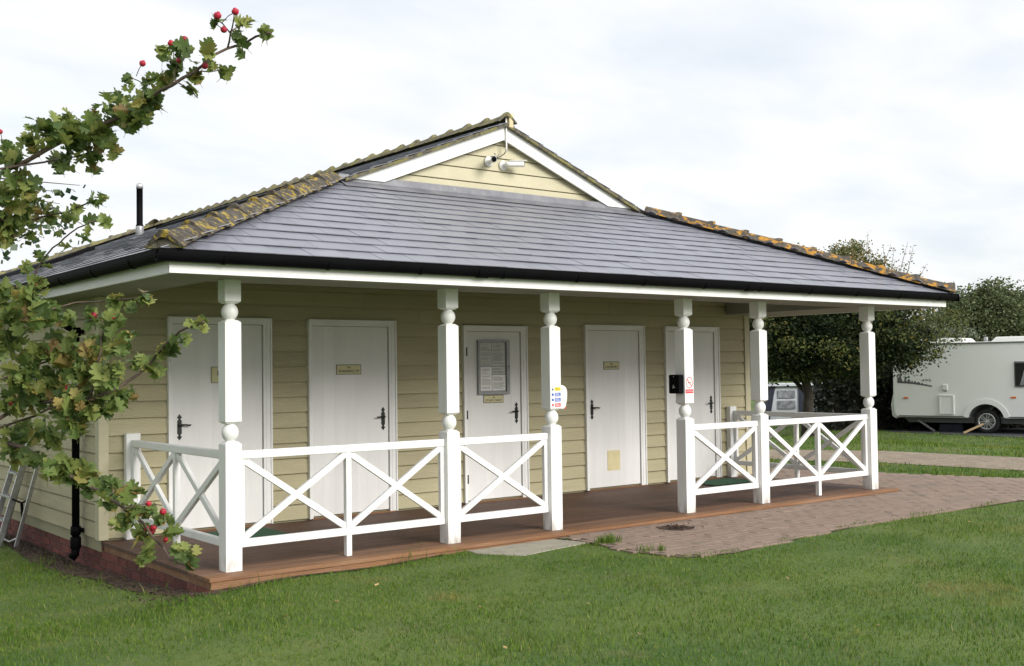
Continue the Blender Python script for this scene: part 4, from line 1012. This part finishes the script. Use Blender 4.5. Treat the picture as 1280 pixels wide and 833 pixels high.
# decal: dark landscape silhouette thinning to a line, and the number
rd = random.Random(4)
m = MB(); n = 40; b0 = 1.29
top = [b0 - .06 * (k / n) ** 1.0 * 1.6 + (.26 * (1 - k / n) ** 1.3) * rd.choice((.15, .4, .7, 1.0)) for k in range(n + 1)]
for k in range(n):
    a, b = .12 + .88 * k / n, .12 + .88 * (k + 1) / n
    lo = b0 - .03 - .10 * (k / n) ** 1.6; lo2 = b0 - .03 - .10 * ((k + 1) / n) ** 1.6
    m.prism([(a, lo), (b, lo2), (b, max(top[k + 1], lo2 + .012)), (a, max(top[k], lo + .012))], lambda u, v, d: cp(u, d, v), .0015, .003)
m.build('landscape_decal', M['decal'], t)
text_mb('495', .12, 0, 0, 0, width=.24, normal=lambda u, v, w: cp(.86 + u, .003 + w, 1.325 + v * .7)).build('number_decal', M['decal'], t)
for s0, s1, zt in ((.95, 1.75, 2.40), (2.35, 3.3, 2.40), (4.6, 5.4, 2.40)):
    MB().prism([(s0, 2.28), (s0 + .12, zt), (s1 - .12, zt), (s1, 2.28)], lambda u, v, d: cp(u, d, v), -1.4, -.35).build('roof_light', M['plastic'], t, bevel=.03)
MB().prism([(.1, 2.2), (.35, 2.42), (.55, 2.36), (.9, 2.28)], lambda u, v, d: cp(u, d, v), -1.5, -.6).build('front_roof_pod', M['plastic'], t, bevel=.03)
MB().tube([cp(2.1, -.9, 2.27), cp(2.1, -.9, 2.42)], .05, 10).build('flue', M['grey_metal'], t)
MB().prism([(-.05, .40), (.05, .34), (.14, .40), (.06, .95), (-.02, .98), (-.08, .7)], lambda u, v, d: cp(u, d, v), -WD + .1, -.04).build('front_bumper', M['plastic'], t, bevel=.02)
# wheel: tyre, dish and six spokes
def wheel(sx, out):
    c = Vector(cp(sx, out, rw - .12 + .0))
    rt_, ax = .30, cn
    w = MB(); N_ = 32
    prof_ = [(.205, -.09), (.27, -.095), (rt_, -.07), (rt_, .07), (.27, .095), (.205, .09)]
    vs = []; fs = []
    e1 = cu; e2 = Vector((0, 0, 1))
    for r_, q in prof_:
        for k in range(N_):
            a = 2 * math.pi * k / N_; vs.append(c + (e1 * math.cos(a) + e2 * math.sin(a)) * r_ + ax * q)
    for i in range(len(prof_)):
        j = (i + 1) % len(prof_)
        for k in range(N_): fs.append((i * N_ + k, i * N_ + (k + 1) % N_, j * N_ + (k + 1) % N_, j * N_ + k))
    w.add(vs, fs, True); wo = w.build('wheel', M['tyre'], t)
    m = MB()
    for r0, r1, q0, q1 in ((.175, .208, .05, .093), (.0, .045, .04, .085)):
        vs = []
        for q in (q0, q1):
            for r_ in (r0, r1):
                for k in range(N_): a = 2 * math.pi * k / N_; vs.append(c + (e1 * math.cos(a) + e2 * math.sin(a)) * max(r_, .001) + ax * q)
        fs = []
        for A_, B_ in ((0, 1), (1, 3), (3, 2), (2, 0)):
            for k in range(N_): fs.append((A_ * N_ + k, A_ * N_ + (k + 1) % N_, B_ * N_ + (k + 1) % N_, B_ * N_ + k))
        m.add(vs, fs, True)
    for k in range(6):
        a = 2 * math.pi * k / 6 + .3; d = e1 * math.cos(a) + e2 * math.sin(a); p_ = e1 * -math.sin(a) + e2 * math.cos(a)
        m.beam(c + d * .03 + ax * .07 + p_ * .018, c + d * .19 + ax * .075 + p_ * .03, .022, .03, up=ax); m.beam(c + d * .03 + ax * .07 - p_ * .018, c + d * .19 + ax * .075 - p_ * .03, .022, .03, up=ax)
    m.build('alloy_rim', M['alu'], wo)
    m = MB(); vs = [c + ax * .02] + [c + (e1 * math.cos(2 * math.pi * k / N_) + e2 * math.sin(2 * math.pi * k / N_)) * .2 + ax * .02 for k in range(N_)]
    m.add(vs, [(0, k + 1, (k + 1) % N_ + 1) for k in range(N_)]); m.build('brake_disc', M['carav_grey'], wo)
wheel(2.29, -.13)
MB().beam(cp(.55, -.25, .30), cp(.95, -.30, .02), .05, .05).build('steady_leg', M['grey_metal'], t)
MB().beam(cp(5.6, -.25, .30), cp(5.2, -.30, .02), .05, .05).build('steady_leg', M['grey_metal'], t)
mb = MB().beam(cp(1.80, .22, .02), cp(2.22, .03, .24), .10, .045)
tag(mb.build('wooden_plank', M['plank'], bevel=.004), 'pale wooden plank leaning on the caravan wheel', 'plank')
mb = MB().prism([(0, 0), (.62, 0), (.60, .20), (.03, .20)], lambda u, v, d: cp(1.0 + u * .95, d, v + .0), -.62, -.45)
tag(mb.build('storage_box', M['navy'], bevel=.01), 'dark flat box lying in the shade under the caravan', 'box')

# awning tents seen under the tree
t = thing('awning', (23.0, 13.0, -.2), 'pale awning with grey windows and dark panels behind the tree trunk', 'awning')
a0, a1 = Vector((22.6, 13.35, -.2)), Vector((24.4, 11.7, -.2)); ad = (a1 - a0).normalized(); an = Vector((-ad.y, ad.x, 0)); AL = (a1 - a0).length
def apz(u, v, d): p = a0 + ad * u + an * d; return (p.x, p.y, p.z + v)
MB().prism([(.15, 0), (AL, 0), (AL, 1.15), (.35, 1.15)], lambda u, v, d: apz(u, v, d), 0, 1.6).build('canvas', M['pale_canvas'], t)
MB().prism([(1.02, 0), (1.42, 0), (1.42, 1.16), (1.02, 1.16)], lambda u, v, d: apz(u, v, d), -.03, -.005).build('dark_panel', M['navy'], t)
MB().prism([(-.08, 0), (.12, 0), (.36, 1.17), (.26, 1.17)], lambda u, v, d: apz(u, v, d), -.02, 1.55).build('dark_edge', M['navy'], t)
for u0, u1 in ((.42, .92), (1.52, 2.1)):
    for v0, v1 in ((.48, .72), (.80, 1.02)):
        MB().prism([(u0, v0), (u1, v0), (u1, v1), (u0, v1)], lambda u, v, d: apz(u, v, d), -.03, -.005).build('window', M['awn_win'], t)
MB().prism([(.1, 1.15), (AL + .1, 1.15), (AL + .1, 1.20), (.1, 1.22)], lambda u, v, d: apz(u, v, d), -.1, 1.7).build('canopy', M['pale_canvas'], t)

# ================================================================== trees and hedges
def leaves(name, m, parent, C_, size, seed, up=.35, quad=True, asp=.55):
    """C_ (n,3) leaf positions -> rhombic leaf faces"""
    r = np.random.RandomState(seed); n = len(C_)
    nrm = r.normal(size=(n, 3)); nrm[:, 2] = np.abs(nrm[:, 2]) + up; nrm /= np.linalg.norm(nrm, axis=1)[:, None]
    a = np.cross(nrm, r.normal(size=(n, 3))); a /= np.linalg.norm(a, axis=1)[:, None]; b = np.cross(nrm, a)
    sz = (size * r.uniform(.6, 1.35, n))[:, None]
    V = np.stack([C_ - a * sz * .5, C_ + b * sz * asp * .5, C_ + a * sz * .5, C_ - b * sz * asp * .5], 1).reshape(-1, 3)
    F = np.arange(4 * n).reshape(n, 4)
    return np_mesh(name, V, F, m, parent)
def clumps(ells, n, per, cr, seed, shell=.55, flat=.8):
    r = np.random.RandomState(seed)
    w = np.array([e[3] * e[4] * e[5] for e in ells]) ** .67; w /= w.sum()
    out = []
    for k in range(n):
        e = ells[r.choice(len(ells), p=w)]
        d = r.normal(size=3); d /= np.linalg.norm(d)
        q = r.uniform(shell, 1.0) ** .6 * r.uniform(.86, 1.08)
        c = np.array(e[:3]) + d * q * np.array(e[3:6])
        k_ = int(per * r.uniform(.5, 1.5)); c_r = cr * r.uniform(.6, 1.4)
        out.append(c + np.clip(r.normal(size=(k_, 3)), -1.5, 1.5) * c_r * np.array([1, 1, flat]) * .5)
    return np.concatenate(out)
def trunk(parent, m, base, h, r0, limbs, seed, spread=.5):
    rr = random.Random(seed); mb = MB(); b = Vector(base)
    pts = [b + Vector((rr.uniform(-.04, .04) * h * k / 6, rr.uniform(-.04, .04) * h * k / 6, h * k / 6)) for k in range(7)]
    mb.tube(pts, [r0 * (1.25 if k == 0 else 1 - .11 * k) for k in range(7)], 10)
    for k in range(limbs):
        q = rr.uniform(.3, 1); p = pts[int(q * 6)]
        a = rr.uniform(0, 6.28); L = h * spread * rr.uniform(.6, 1.1)
        d = Vector((math.cos(a), math.sin(a), rr.uniform(.4, 1.1))).normalized()
        e = [p, p + d * L * .4, p + d * L * .75 + Vector((0, 0, .06 * L)), p + d * L + Vector((0, 0, .15 * L))]
        mb.tube(e, [r0 * .42, r0 * .3, r0 * .18, r0 * .06], 6)
    return mb.build('trunk', m, parent)

# big dark tree between the veranda and the caravan
t = thing('dark_tree', (18.71, 8.80, -.1), 'large dense dark tree with tips coloured a sunlit yellow-green left of the caravan', 'tree')
trunk(t, M['bark_dark'], (18.71, 8.80, -.25), 3.2, .15, 16, 3, .55)
E1 = [(18.5, 8.9, 2.4, 1.9, 1.9, 1.25), (17.8, 9.6, 2.2, 1.3, 1.3, 1.0), (19.6, 8.1, 2.2, 1.5, 1.5, 1.1), (20.3, 7.5, 2.1, 1.0, 1.0, .75), (18.7, 8.8, 3.0, 1.5, 1.5, .9)]
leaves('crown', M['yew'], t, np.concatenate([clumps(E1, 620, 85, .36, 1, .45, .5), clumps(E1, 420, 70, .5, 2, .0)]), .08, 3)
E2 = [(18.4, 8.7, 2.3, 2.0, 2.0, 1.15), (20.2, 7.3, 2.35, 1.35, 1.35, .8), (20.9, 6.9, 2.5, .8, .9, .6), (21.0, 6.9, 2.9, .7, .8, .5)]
leaves('sunlit_tips', M['yewlight'], t, clumps(E2, 230, 46, .32, 5, .8, .5), .08, 6)  # sunlight on the tips is put into their lighter leaf colour
# dark hedge behind it
t = thing('dark_hedge', (23, 9.6, -.2), 'very dark dense hedge behind the tree and the end of the caravan', 'hedge')
hp = []
r_ = np.random.RandomState(8)
for k in range(26000):
    u = r_.uniform(0, 1); p = np.array([21.5, 10.7, 0]) * (1 - u) + np.array([26.8, 6.2, 0]) * u
    w_ = r_.uniform(-.6, .6); hh = 1.95 + .15 * math.sin(u * 19) + .1 * math.sin(u * 43)
    hp.append([p[0] + w_ * .75, p[1] + w_ * .66, -.25 + hh * r_.uniform(0, 1) ** .8])
leaves('foliage', M['hedgem'], t, np.array(hp), .13, 9)
m = MB(); m.beam((21.7, 10.5, .45), (26.6, 6.4, .45), .5, 1.3); m.build('branches', M['bark_dark'], t)

t = thing('autumn_tree', (27.1, 13.5, -.2), 'taller thin tree with sparse yellowing upper twigs showing above the roof hip', 'tree')
tr = trunk(t, M['bark_dark'], (27.1, 13.5, -.3), 3.9, .14, 20, 12, .55)
leaves('crown', M['autumn'], t, np.concatenate([clumps([(27.1, 13.5, 3.9, 1.5, 1.5, 1.15), (27.1, 13.45, 4.75, 1.0, 1.0, .75)], 330, 50, .36, 21, .3), clumps([(27.0, 13.5, 3.2, 2.2, 2.2, 1.2)], 160, 40, .4, 22, .4)]), .10, 23)
tw = MB(); tl = []; rr = random.Random(31)
for k in range(95):
    a = rr.uniform(0, 6.28); q = rr.uniform(0, 1) ** .7 * 2.3
    p = Vector((26.9 + q * math.cos(a), 13.65 + q * math.sin(a), 4.0 + rr.uniform(-.3, .5) - q * .15))
    d = Vector((math.cos(a) * .35 * q / 1.9 + rr.uniform(-.25, .25), math.sin(a) * .35 * q / 1.9 + rr.uniform(-.25, .25), 1)).normalized(); L = rr.uniform(.7, 1.45) * (1.15 - .25 * q / 1.9)
    tw.tube([p, p + d * L * .5, p + d * L], [.014, .010, .004], 4)
    for j in range(24):
        f = rr.uniform(.15, 1); tl.append(p + d * L * f + Vector((rr.uniform(-.1, .1), rr.uniform(-.1, .1), rr.uniform(-.05, .05))))
tw.build('twig', M['bark'], t); leaves('upper_leaves', M['autumn'], t, np.array([tuple(v) for v in tl]), .085, 33)

t = thing('broad_tree', (48.7, 20.7, -.2), 'broad grey-green tree rising behind the white caravan', 'tree')
trunk(t, M['bark_dark'], (49.2, 20.9, -.3), 4.2, .3, 14, 41, .5)
E3 = [(48.9, 20.7, 2.9, 2.6, 2.6, 2.3), (47.8, 21.5, 2.6, 1.9, 1.9, 1.9), (50.4, 19.5, 2.7, 2.2, 2.2, 2.0), (49.0, 20.6, 4.3, 1.2, 1.2, 1.0), (51.8, 18.4, 2.5, 2, 2, 1.7)]
leaves('crown', M['greytree'], t, np.concatenate([clumps(E3, 760, 70, .7, 42, .6), clumps(E3, 420, 60, .9, 43, .0)]), .17, 44)
t = thing('dark_conifer', (61.8, 29.5, -.2), 'dark pointed conifer peeping out left behind the grey-green tree', 'tree')
trunk(t, M['bark_dark'], (61.8, 29.5, -.3), 5.0, .25, 8, 51, .3)
leaves('crown', M['pine'], t, clumps([(61.8, 29.5, 3.6, 1.9, 1.9, 2.2), (61.2, 30.0, 5.1, .8, .8, .9), (62.8, 28.6, 4.6, 1.2, 1.2, 1.3), (64.5, 27.2, 4.4, 1.7, 1.7, 1.9)], 330, 50, .7, 52, .3), .2, 53)
t = thing('pale_willow', (37, 17.2, -.2), 'pale green willow between the dark tree and the broad tree', 'tree')
trunk(t, M['bark_dark'], (37.2, 17.0, -.3), 3.0, .16, 10, 61, .5)
leaves('crown', M['willow'], t, clumps([(37.1, 17.1, 2.4, 1.5, 1.5, 1.5), (38.2, 16.3, 2.1, 1.3, 1.3, 1.2), (36.2, 17.8, 2.2, 1.3, 1.3, 1.4)], 230, 42, .5, 62, .3), .10, 63)
# field hedge on the horizon
r_ = np.random.RandomState(71); n = 60000; u = r_.uniform(0, 1, n)
hx = 60 + 90 * u * 1.2; hy = 130 - 150 * u; top = 3.2 + 1.2 * np.sin(u * 31) + .8 * np.sin(u * 77) + .5 * np.sin(u * 190)
far_h = leaves('far_hedge', M['greytree'], None, np.stack([hx + r_.uniform(-1.5, 1.5, n), hy + r_.uniform(-1.5, 1.5, n), -.2 + top * r_.uniform(0, 1, n) ** .8], 1), .8, 72)
tag(far_h, 'distant hedgerow along the far edge of the field', 'hedge')

# ================================================================== grass
def vis_pts(n, x0, x1, y0, y1, seed, dens):
    r = np.random.RandomState(seed)
    x = r.uniform(x0, x1, n); y = r.uniform(y0, y1, n)
    dx, dy = x - CAM[0], y - CAM[1]; f = .6136 * dx + .7889 * dy; l = (.7895 * dx - .6136 * dy) / np.maximum(f, .1)
    ok = (f > 3.2) & (l > -.75) & (l < .95)
    ok &= r.uniform(0, 1, n) < dens(f)
    wob = .05 * np.sin(x * 5.1 + y * 2) + .035 * np.sin(x * 13 + y * 9)
    ok &= ~inpoly(x, y - .02 - wob, PAV) & ~inpoly(x, y + wob * .4, SLAB) & ~inpoly(x, y, BLD) & ~inpoly(x + wob, y, GRAV) & ~inpoly(x, y, ROAD)
    ok &= r.uniform(0, 1, n) < .62 + .38 * np.clip(.6 + 1.2 * patch(x * .8 + 3, y * .8), 0, 1)
    dry = np.exp(-((x - 1.7) / .8) ** 2 - ((y + .62) / .22) ** 2) + .8 * np.exp(-((x - 5.2) / 1.2) ** 2 - ((y + 2.9) / .5) ** 2)
    ok &= r.uniform(0, 1, n) > .6 * dry
    sp = inpoly(x, y, soil_poly); ok &= ~(sp & (r.uniform(0, 1, n) < .80))
    return x[ok], y[ok], f[ok]
def patch(x, y):
    return np.sin(x * 1.3 + .7 * np.sin(y * 1.1)) * np.sin(y * 1.7 + .9 * np.sin(x * .8)) + .5 * np.sin(x * 3.1 + y * 2.3) * np.sin(y * 3.7 - x * 1.2)
def blades(name, x, y, f, h0, w0, seed):
    r = np.random.RandomState(seed); n = len(x)
    p = patch(x, y); h = h0 * r.uniform(.4, 1.5, n) * (1 + .35 * p) * (1 + .35 * np.sin(x * 23 + 3 * np.sin(y * 17)) * np.sin(y * 27 + 2 * np.sin(x * 19))); h = np.maximum(h, .008)
    a = r.uniform(0, 6.283, n); w = w0 * r.uniform(.7, 1.3, n)
    lean = r.uniform(.1, .9, n) * h; la = r.uniform(0, 6.283, n)
    z = np.where(inpoly(x, y, PAV), -.034, G(x, y) - .004)
    ex, ey = np.cos(a) * w / 2, np.sin(a) * w / 2
    mx_, my_ = x + np.cos(la) * lean * .35, y + np.sin(la) * lean * .35
    tx, ty = x + np.cos(la) * lean, y + np.sin(la) * lean
    V = np.stack([np.stack([x - ex, y - ey, z], 1), np.stack([x + ex, y + ey, z], 1), np.stack([mx_ + ex * .8, my_ + ey * .8, z + h * .6], 1), np.stack([tx, ty, z + h], 1), np.stack([mx_ - ex * .8, my_ - ey * .8, z + h * .6], 1)], 1).reshape(-1, 3)
    b = np.arange(n)[:, None] * 5
    return V, np.concatenate([b + np.array([[0, 1, 2, 4]])], 0), np.concatenate([b + np.array([[4, 2, 3, 3]])[:, :3]], 0)
def grass(name, x, y, f, h0, w0, seed, label):
    V, Q, T = blades(name, x, y, f, h0, w0, seed)
    o0 = (0, 0, 0); me = bpy.data.meshes.new(name); me.vertices.add(len(V)); me.vertices.foreach_set('co', V.astype(np.float32).ravel())
    n = len(Q); L = np.concatenate([Q, T], 1)           # 4 + 3 loops for each blade
    me.loops.add(L.size); me.loops.foreach_set('vertex_index', L.astype(np.int32).ravel())
    st = (np.arange(n)[:, None] * 7 + np.array([[0, 4]])).ravel().astype(np.int32)
    me.polygons.add(2 * n); me.polygons.foreach_set('loop_start', st)
    me.update(calc_edges=True); me.materials.append(M['grass_blade'])
    o = bpy.data.objects.new(name, me); COL.objects.link(o); struct(o, 'stuff'); o['label'] = label
x, y, f = vis_pts(1250000, -7, 14.5, -7.5, 6, 101, lambda f: np.clip((8.5 / np.maximum(f, 4)) ** 2.2, 0, 1))
grass('grass', x, y, f, .024, .0042, 102, 'short mown green lawn in front of the veranda')
x, y, f = vis_pts(560000, 11, 26, -8, 22, 103, lambda f: np.clip((14 / np.maximum(f, 4)) ** 2, 0, 1) * .8)
grass('grass', x, y, f, .042, .010, 104, 'mown grass strips beyond the brick paving')
# long tufts at the slab corner, along the paving edge, at the foot of the plinth
rt = np.random.RandomState(7); TX = []; TY = []
for cx_, cy_, sp_, k in ((3.30, -.72, .07, 260), (3.22, -1.3, .05, 60), (3.34, -1.37, .02, 40), (.3, -.3, .3, 60), (1.6, -.24, .3, 120), (-.4, .6, .1, 30), (-.5, 1.6, .12, 40), (-.6, 3.1, .15, 50)):
    TX.append(rt.normal(cx_, sp_, k)); TY.append(rt.normal(cy_, sp_ * .6, k))
x = np.concatenate(TX); y = np.concatenate(TY); grass('grass_tufts', x, y, None, .062, .005, 106, 'longer grass tufts at the slab corner and wall foot')

# fallen leaves on the lawn
lf = MB().add([(-.03, 0, .004), (-.012, -.016, .010), (.014, -.013, .006), (.032, 0, .012), (.012, .015, .004), (-.014, .014, .012)], [(0, 1, 5), (1, 2, 4, 5), (2, 3, 4)])
lme = lf.mesh('fallen_leaf', M['dead'])
FLV = [(.95, -2.0), (1.5, -2.5), (2.4, -1.9), (3.1, -2.9), (1.9, -3.4), (.4, -3.0), (4.6, -2.7), (.3, -1.2), (.8, -.9), (2.7, -2.4), (5.9, -2.6), (1.2, -3.3), (3.6, -3.6), (-.2, -1.4), (6.8, -2.2), (2.3, -4.2), (1.7, -1.0)]
for x, y in FLV:
    o = bpy.data.objects.new('fallen_leaf', lme); COL.objects.link(o)
    o.location = (x, y, float(G(x, y)) + .022); o.rotation_euler = (rnd.uniform(-.4, .4), rnd.uniform(-.4, .4), rnd.uniform(0, 6)); o.scale = [rnd.uniform(.6, 1.0)] * 3
    tag(o, 'small dry brown leaf lying on the mown lawn', 'leaf', 'dry leaves scattered on the lawn')
# leaf litter and lumps on the bare soil by the wall
m = MB(); rr = random.Random(9)
for k in range(1500):
    y = rr.uniform(-.3, 6.5); x = -.24 - abs(rr.gauss(0, .16))
    z = float(G(x, y)) + .008; s_ = rr.uniform(.008, .024)
    m.add([(x + rr.uniform(-s_, s_), y + rr.uniform(-s_, s_), z + rr.uniform(0, s_)) for _ in range(4)], [(0, 1, 2), (0, 2, 3), (0, 3, 1), (1, 3, 2)])
o = m.build('soil_litter', M['soil']); struct(o, 'stuff'); o['label'] = 'crumbs of soil and leaf litter at the foot of the brick plinth'

# ================================================================== hawthorn
def hleaf(v):
    r = random.Random(v); out = []
    lobes = [(0, -.50), (.20, -.42), (.36, -.38), (.43, -.28), (.35, -.19), (.20, -.13), (.36, -.07), (.48, .01), (.47, .12), (.35, .17), (.20, .17), (.27, .27), (.29, .38), (.20, .44), (.12, .40), (.09, .50), (0, .56)]
    R_ = [(x * r.uniform(.9, 1.1), y * r.uniform(.95, 1.05)) for x, y in lobes]
    L_ = [(-x * r.uniform(.85, 1.15), y * r.uniform(.92, 1.08)) for x, y in lobes[1:-1]]
    mid = [(0, -.45), (0, -.15), (0, .15), (0, .40)]
    f = r.uniform(.22, .5); cz_ = r.uniform(-.3, .3)
    def z(x, y): return abs(x) * f + cz_ * y * y
    m = MB()
    pts = [(0, -.52)] + R_[1:] + [p for p in reversed(L_)]
    V = [(x, y, z(x, y)) for x, y in pts]; n = len(V)
    mv = [(0, y, z(0, y)) for _, y in mid]
    # fan each half to the midrib
    half = len(R_) - 1
    vs = V + mv; k0 = n
    fs = []
    def near(y): return min(range(4), key=lambda i: abs(mid[i][1] - y))
    ring = list(range(0, half + 1))
    for a, b in zip(ring[:-1], ring[1:]):
        i, j = near(V[a][1]), near(V[b][1])
        fs.append((a, b, k0 + j)); 
        if i != j: fs.append((a, k0 + j, k0 + i))
    ring = [half] + list(range(half + 1, n)) + [0]
    for a, b in zip(ring[:-1], ring[1:]):
        i, j = near(V[a][1]), near(V[b][1])
        fs.append((a, b, k0 + j))
        if i != j: fs.append((a, k0 + j, k0 + i))
    m.add(vs, fs, False)
    m.tube([(0, -.50, z(0, .5)), (0, -.78, z(0, .5) - .05)], .012, 3, False)
    return m
HV = [hleaf(v) for v in range(5)]
hme = [h_.mesh('leaf', M['leaf']) for h_ in HV]
ht = thing('hawthorn', (-3.5, -4.15, -.27), 'hawthorn with lobed green leaves and red berries reaching in from the left edge', 'tree')
TB = Vector((-3.5, -4.15, -.27))
tk = MB(); tk.tube([TB + Vector((0, 0, -.1)), TB + Vector((.03, .02, .5)), TB + Vector((-.03, .05, 1.1)), TB + Vector((.05, .0, 1.8)), TB + Vector((.02, -.03, 2.6)), TB + Vector((.1, 0, 3.3))], [.09, .075, .07, .06, .045, .02], 10)
tk.build('trunk', M['bark'], ht)
rr = random.Random(3)
for r0, r1, pts in BRANCHES:
    p = [Vector(q) for q in pts]
    if r0 >= .006 and p[0].x < -2.6 and len(p) > 2 and r0 != .0063:
        d0 = (p[0] - p[1]).normalized()
        st = TB + Vector((0, 0, max(.9, min(2.9, p[0].z + .27 - .15))))
        p = [st, st.lerp(p[0], .5) + Vector((0, 0, .05)), p[0] + d0 * .05] + p[1:]
    q = [p[0]]
    for a, b in zip(p[:-1], p[1:]):
        mid_ = a.lerp(b, .5); L = (b - a).length
        q += [mid_ + Vector((rr.uniform(-1, 1), rr.uniform(-1, 1), rr.uniform(-1, 1))) * L * .045, b]
    rad = [(r0 * .62 + (r1 * .6 - r0 * .62) * (i / (len(q) - 1)) ** .8) for i in range(len(q))]
    MB().tube(q, rad, 7).build('branch', M['bark'], ht)
from mathutils import Euler
LV = []
for cx_, cy_, cz_, cr_, n in LEAF_CLUSTERS:
    for k in range(int(n * (1.8 if n < 9 else 3.4) + .5)):
        d = Vector((rr.gauss(0, 1), rr.gauss(0, 1), rr.gauss(0, 1))); d = d.normalized() * cr_ * rr.uniform(.1, 1.0) ** .6
        if n > 9: d.x *= 1.3; d.y *= 1.3
        p = Vector((cx_, cy_, cz_)) + d
        e = Euler((rr.gauss(.3, .55), rr.gauss(0, .55), rr.uniform(0, 6.28)))
        if rr.random() < .35: e = Euler((rr.uniform(.8, 1.9), rr.gauss(0, .5), rr.gauss(-.66, 1.0)))
        LV.append((p, e, rr.choice((.022, .029, .034, .038, .044)) * rr.uniform(.85, 1.12) * (.85 if cr_ < .014 else 1), rr.randrange(5)))
rr.shuffle(LV)
LV.sort(key=lambda t_: -t_[2])
for p, e, s_, v in LV[:300]:
    inst('leaf', hme[v], ht, p, e, (s_, s_, s_))
allv = []; allf = []; b = 0
for p, e, s_, v in LV[300:]:
    mw = Matrix.Translation(p) @ e.to_matrix().to_4x4() @ Matrix.Scale(s_, 4)
    for q in HV[v].v: allv.append(tuple(mw @ Vector(q)))
    allf += [tuple(i + b for i in f_) for f_ in HV[v].f]; b += len(HV[v].v)
mb = MB(); mb.v = allv; mb.f = allf; mb.s = [False] * len(allf)
struct(mb.build('small_leaves', M['leaf'], ht), 'stuff')
# rest of the bush, unseen on the left, added to shade wall and lawn
struct(leaves('unseen_bush_leaves', M['leaf'], ht, clumps([(-4.5, -2.1, 1.9, 1.5, 1.5, 1.3), (-4.9, -3.6, 1.7, 1.3, 1.2, 1.1), (-4.4, -.6, 1.9, 1.3, 1.2, 1.2)], 240, 40, .35, 91, .2), .05, 92, asp=.9), 'stuff')
bm_ = MB().lathe([(.0015, -.0055), (.0045, -.0042), (.0066, 0), (.0062, .0032), (.0040, .0052), (.0022, .0058), (.0028, .0070), (.0012, .0066)], (0, 0, 0), 12)
bme = bm_.mesh('berry', M['berry'])
for p in BERRIES:
    o = inst('berry', bme, ht, p, (rr.uniform(-.6, .6), rr.uniform(-.6, .6), 0), [rr.uniform(1.0, 1.35)] * 3)
    c_ = min((Vector(c[:3]) for c in LEAF_CLUSTERS), key=lambda c: (c - Vector(p)).length)
    c_ = Vector(p) + (c_ - Vector(p)).normalized() * .035 + Vector((0, 0, -.01))
    MB().tube([Vector(p), Vector(p).lerp(c_, .5) + Vector((0, 0, .004)), c_], .0011, 4).build('berry_stalk', M['bark'], ht)

# small-leaved birch behind it
bt_ = thing('birch', (-3.0, -.7, -.27), 'small dark round-leaved twigs hanging behind the hawthorn against the sky', 'tree')
MB().tube([(-3.0, -.7, -.4), (-2.95, -.65, 1.4), (-3.0, -.7, 2.5), (-2.9, -.75, 3.9)], [.10, .085, .06, .02], 10).build('trunk', M['bark'], bt_)
BL = []; tw = MB(); rr = random.Random(77)
for (a, b) in BIRCH:
    a, b = Vector(a), Vector(b)
    mid_ = a.lerp(b, .5) + Vector((0, 0, .05)); tw.tube([a, mid_, b], [.008, .005, .0015], 4)
    for k in range(int((b - a).length * 55)):
        f_ = rr.uniform(.15, 1); q = a.lerp(b, f_) + Vector((rr.gauss(0, .05), rr.gauss(0, .05), -abs(rr.gauss(0, .07)))); BL.append(tuple(q))
tw.build('branches', M['bark'], bt_)
lo = leaves('leaves', M['birch'], bt_, np.array(BL), .042, 78, up=.0, asp=.8)
struct(lo, 'stuff')
struct(leaves('crown', M['birch'], bt_, clumps([(-3.7, .9, 2.9, 1.4, 1.5, 1.3), (-3.3, 2.7, 2.6, 1.2, 1.2, 1.4)], 260, 50, .4, 93, .2), .05, 94, asp=.8), 'stuff')  # unseen crown added on the left to shade the side wall
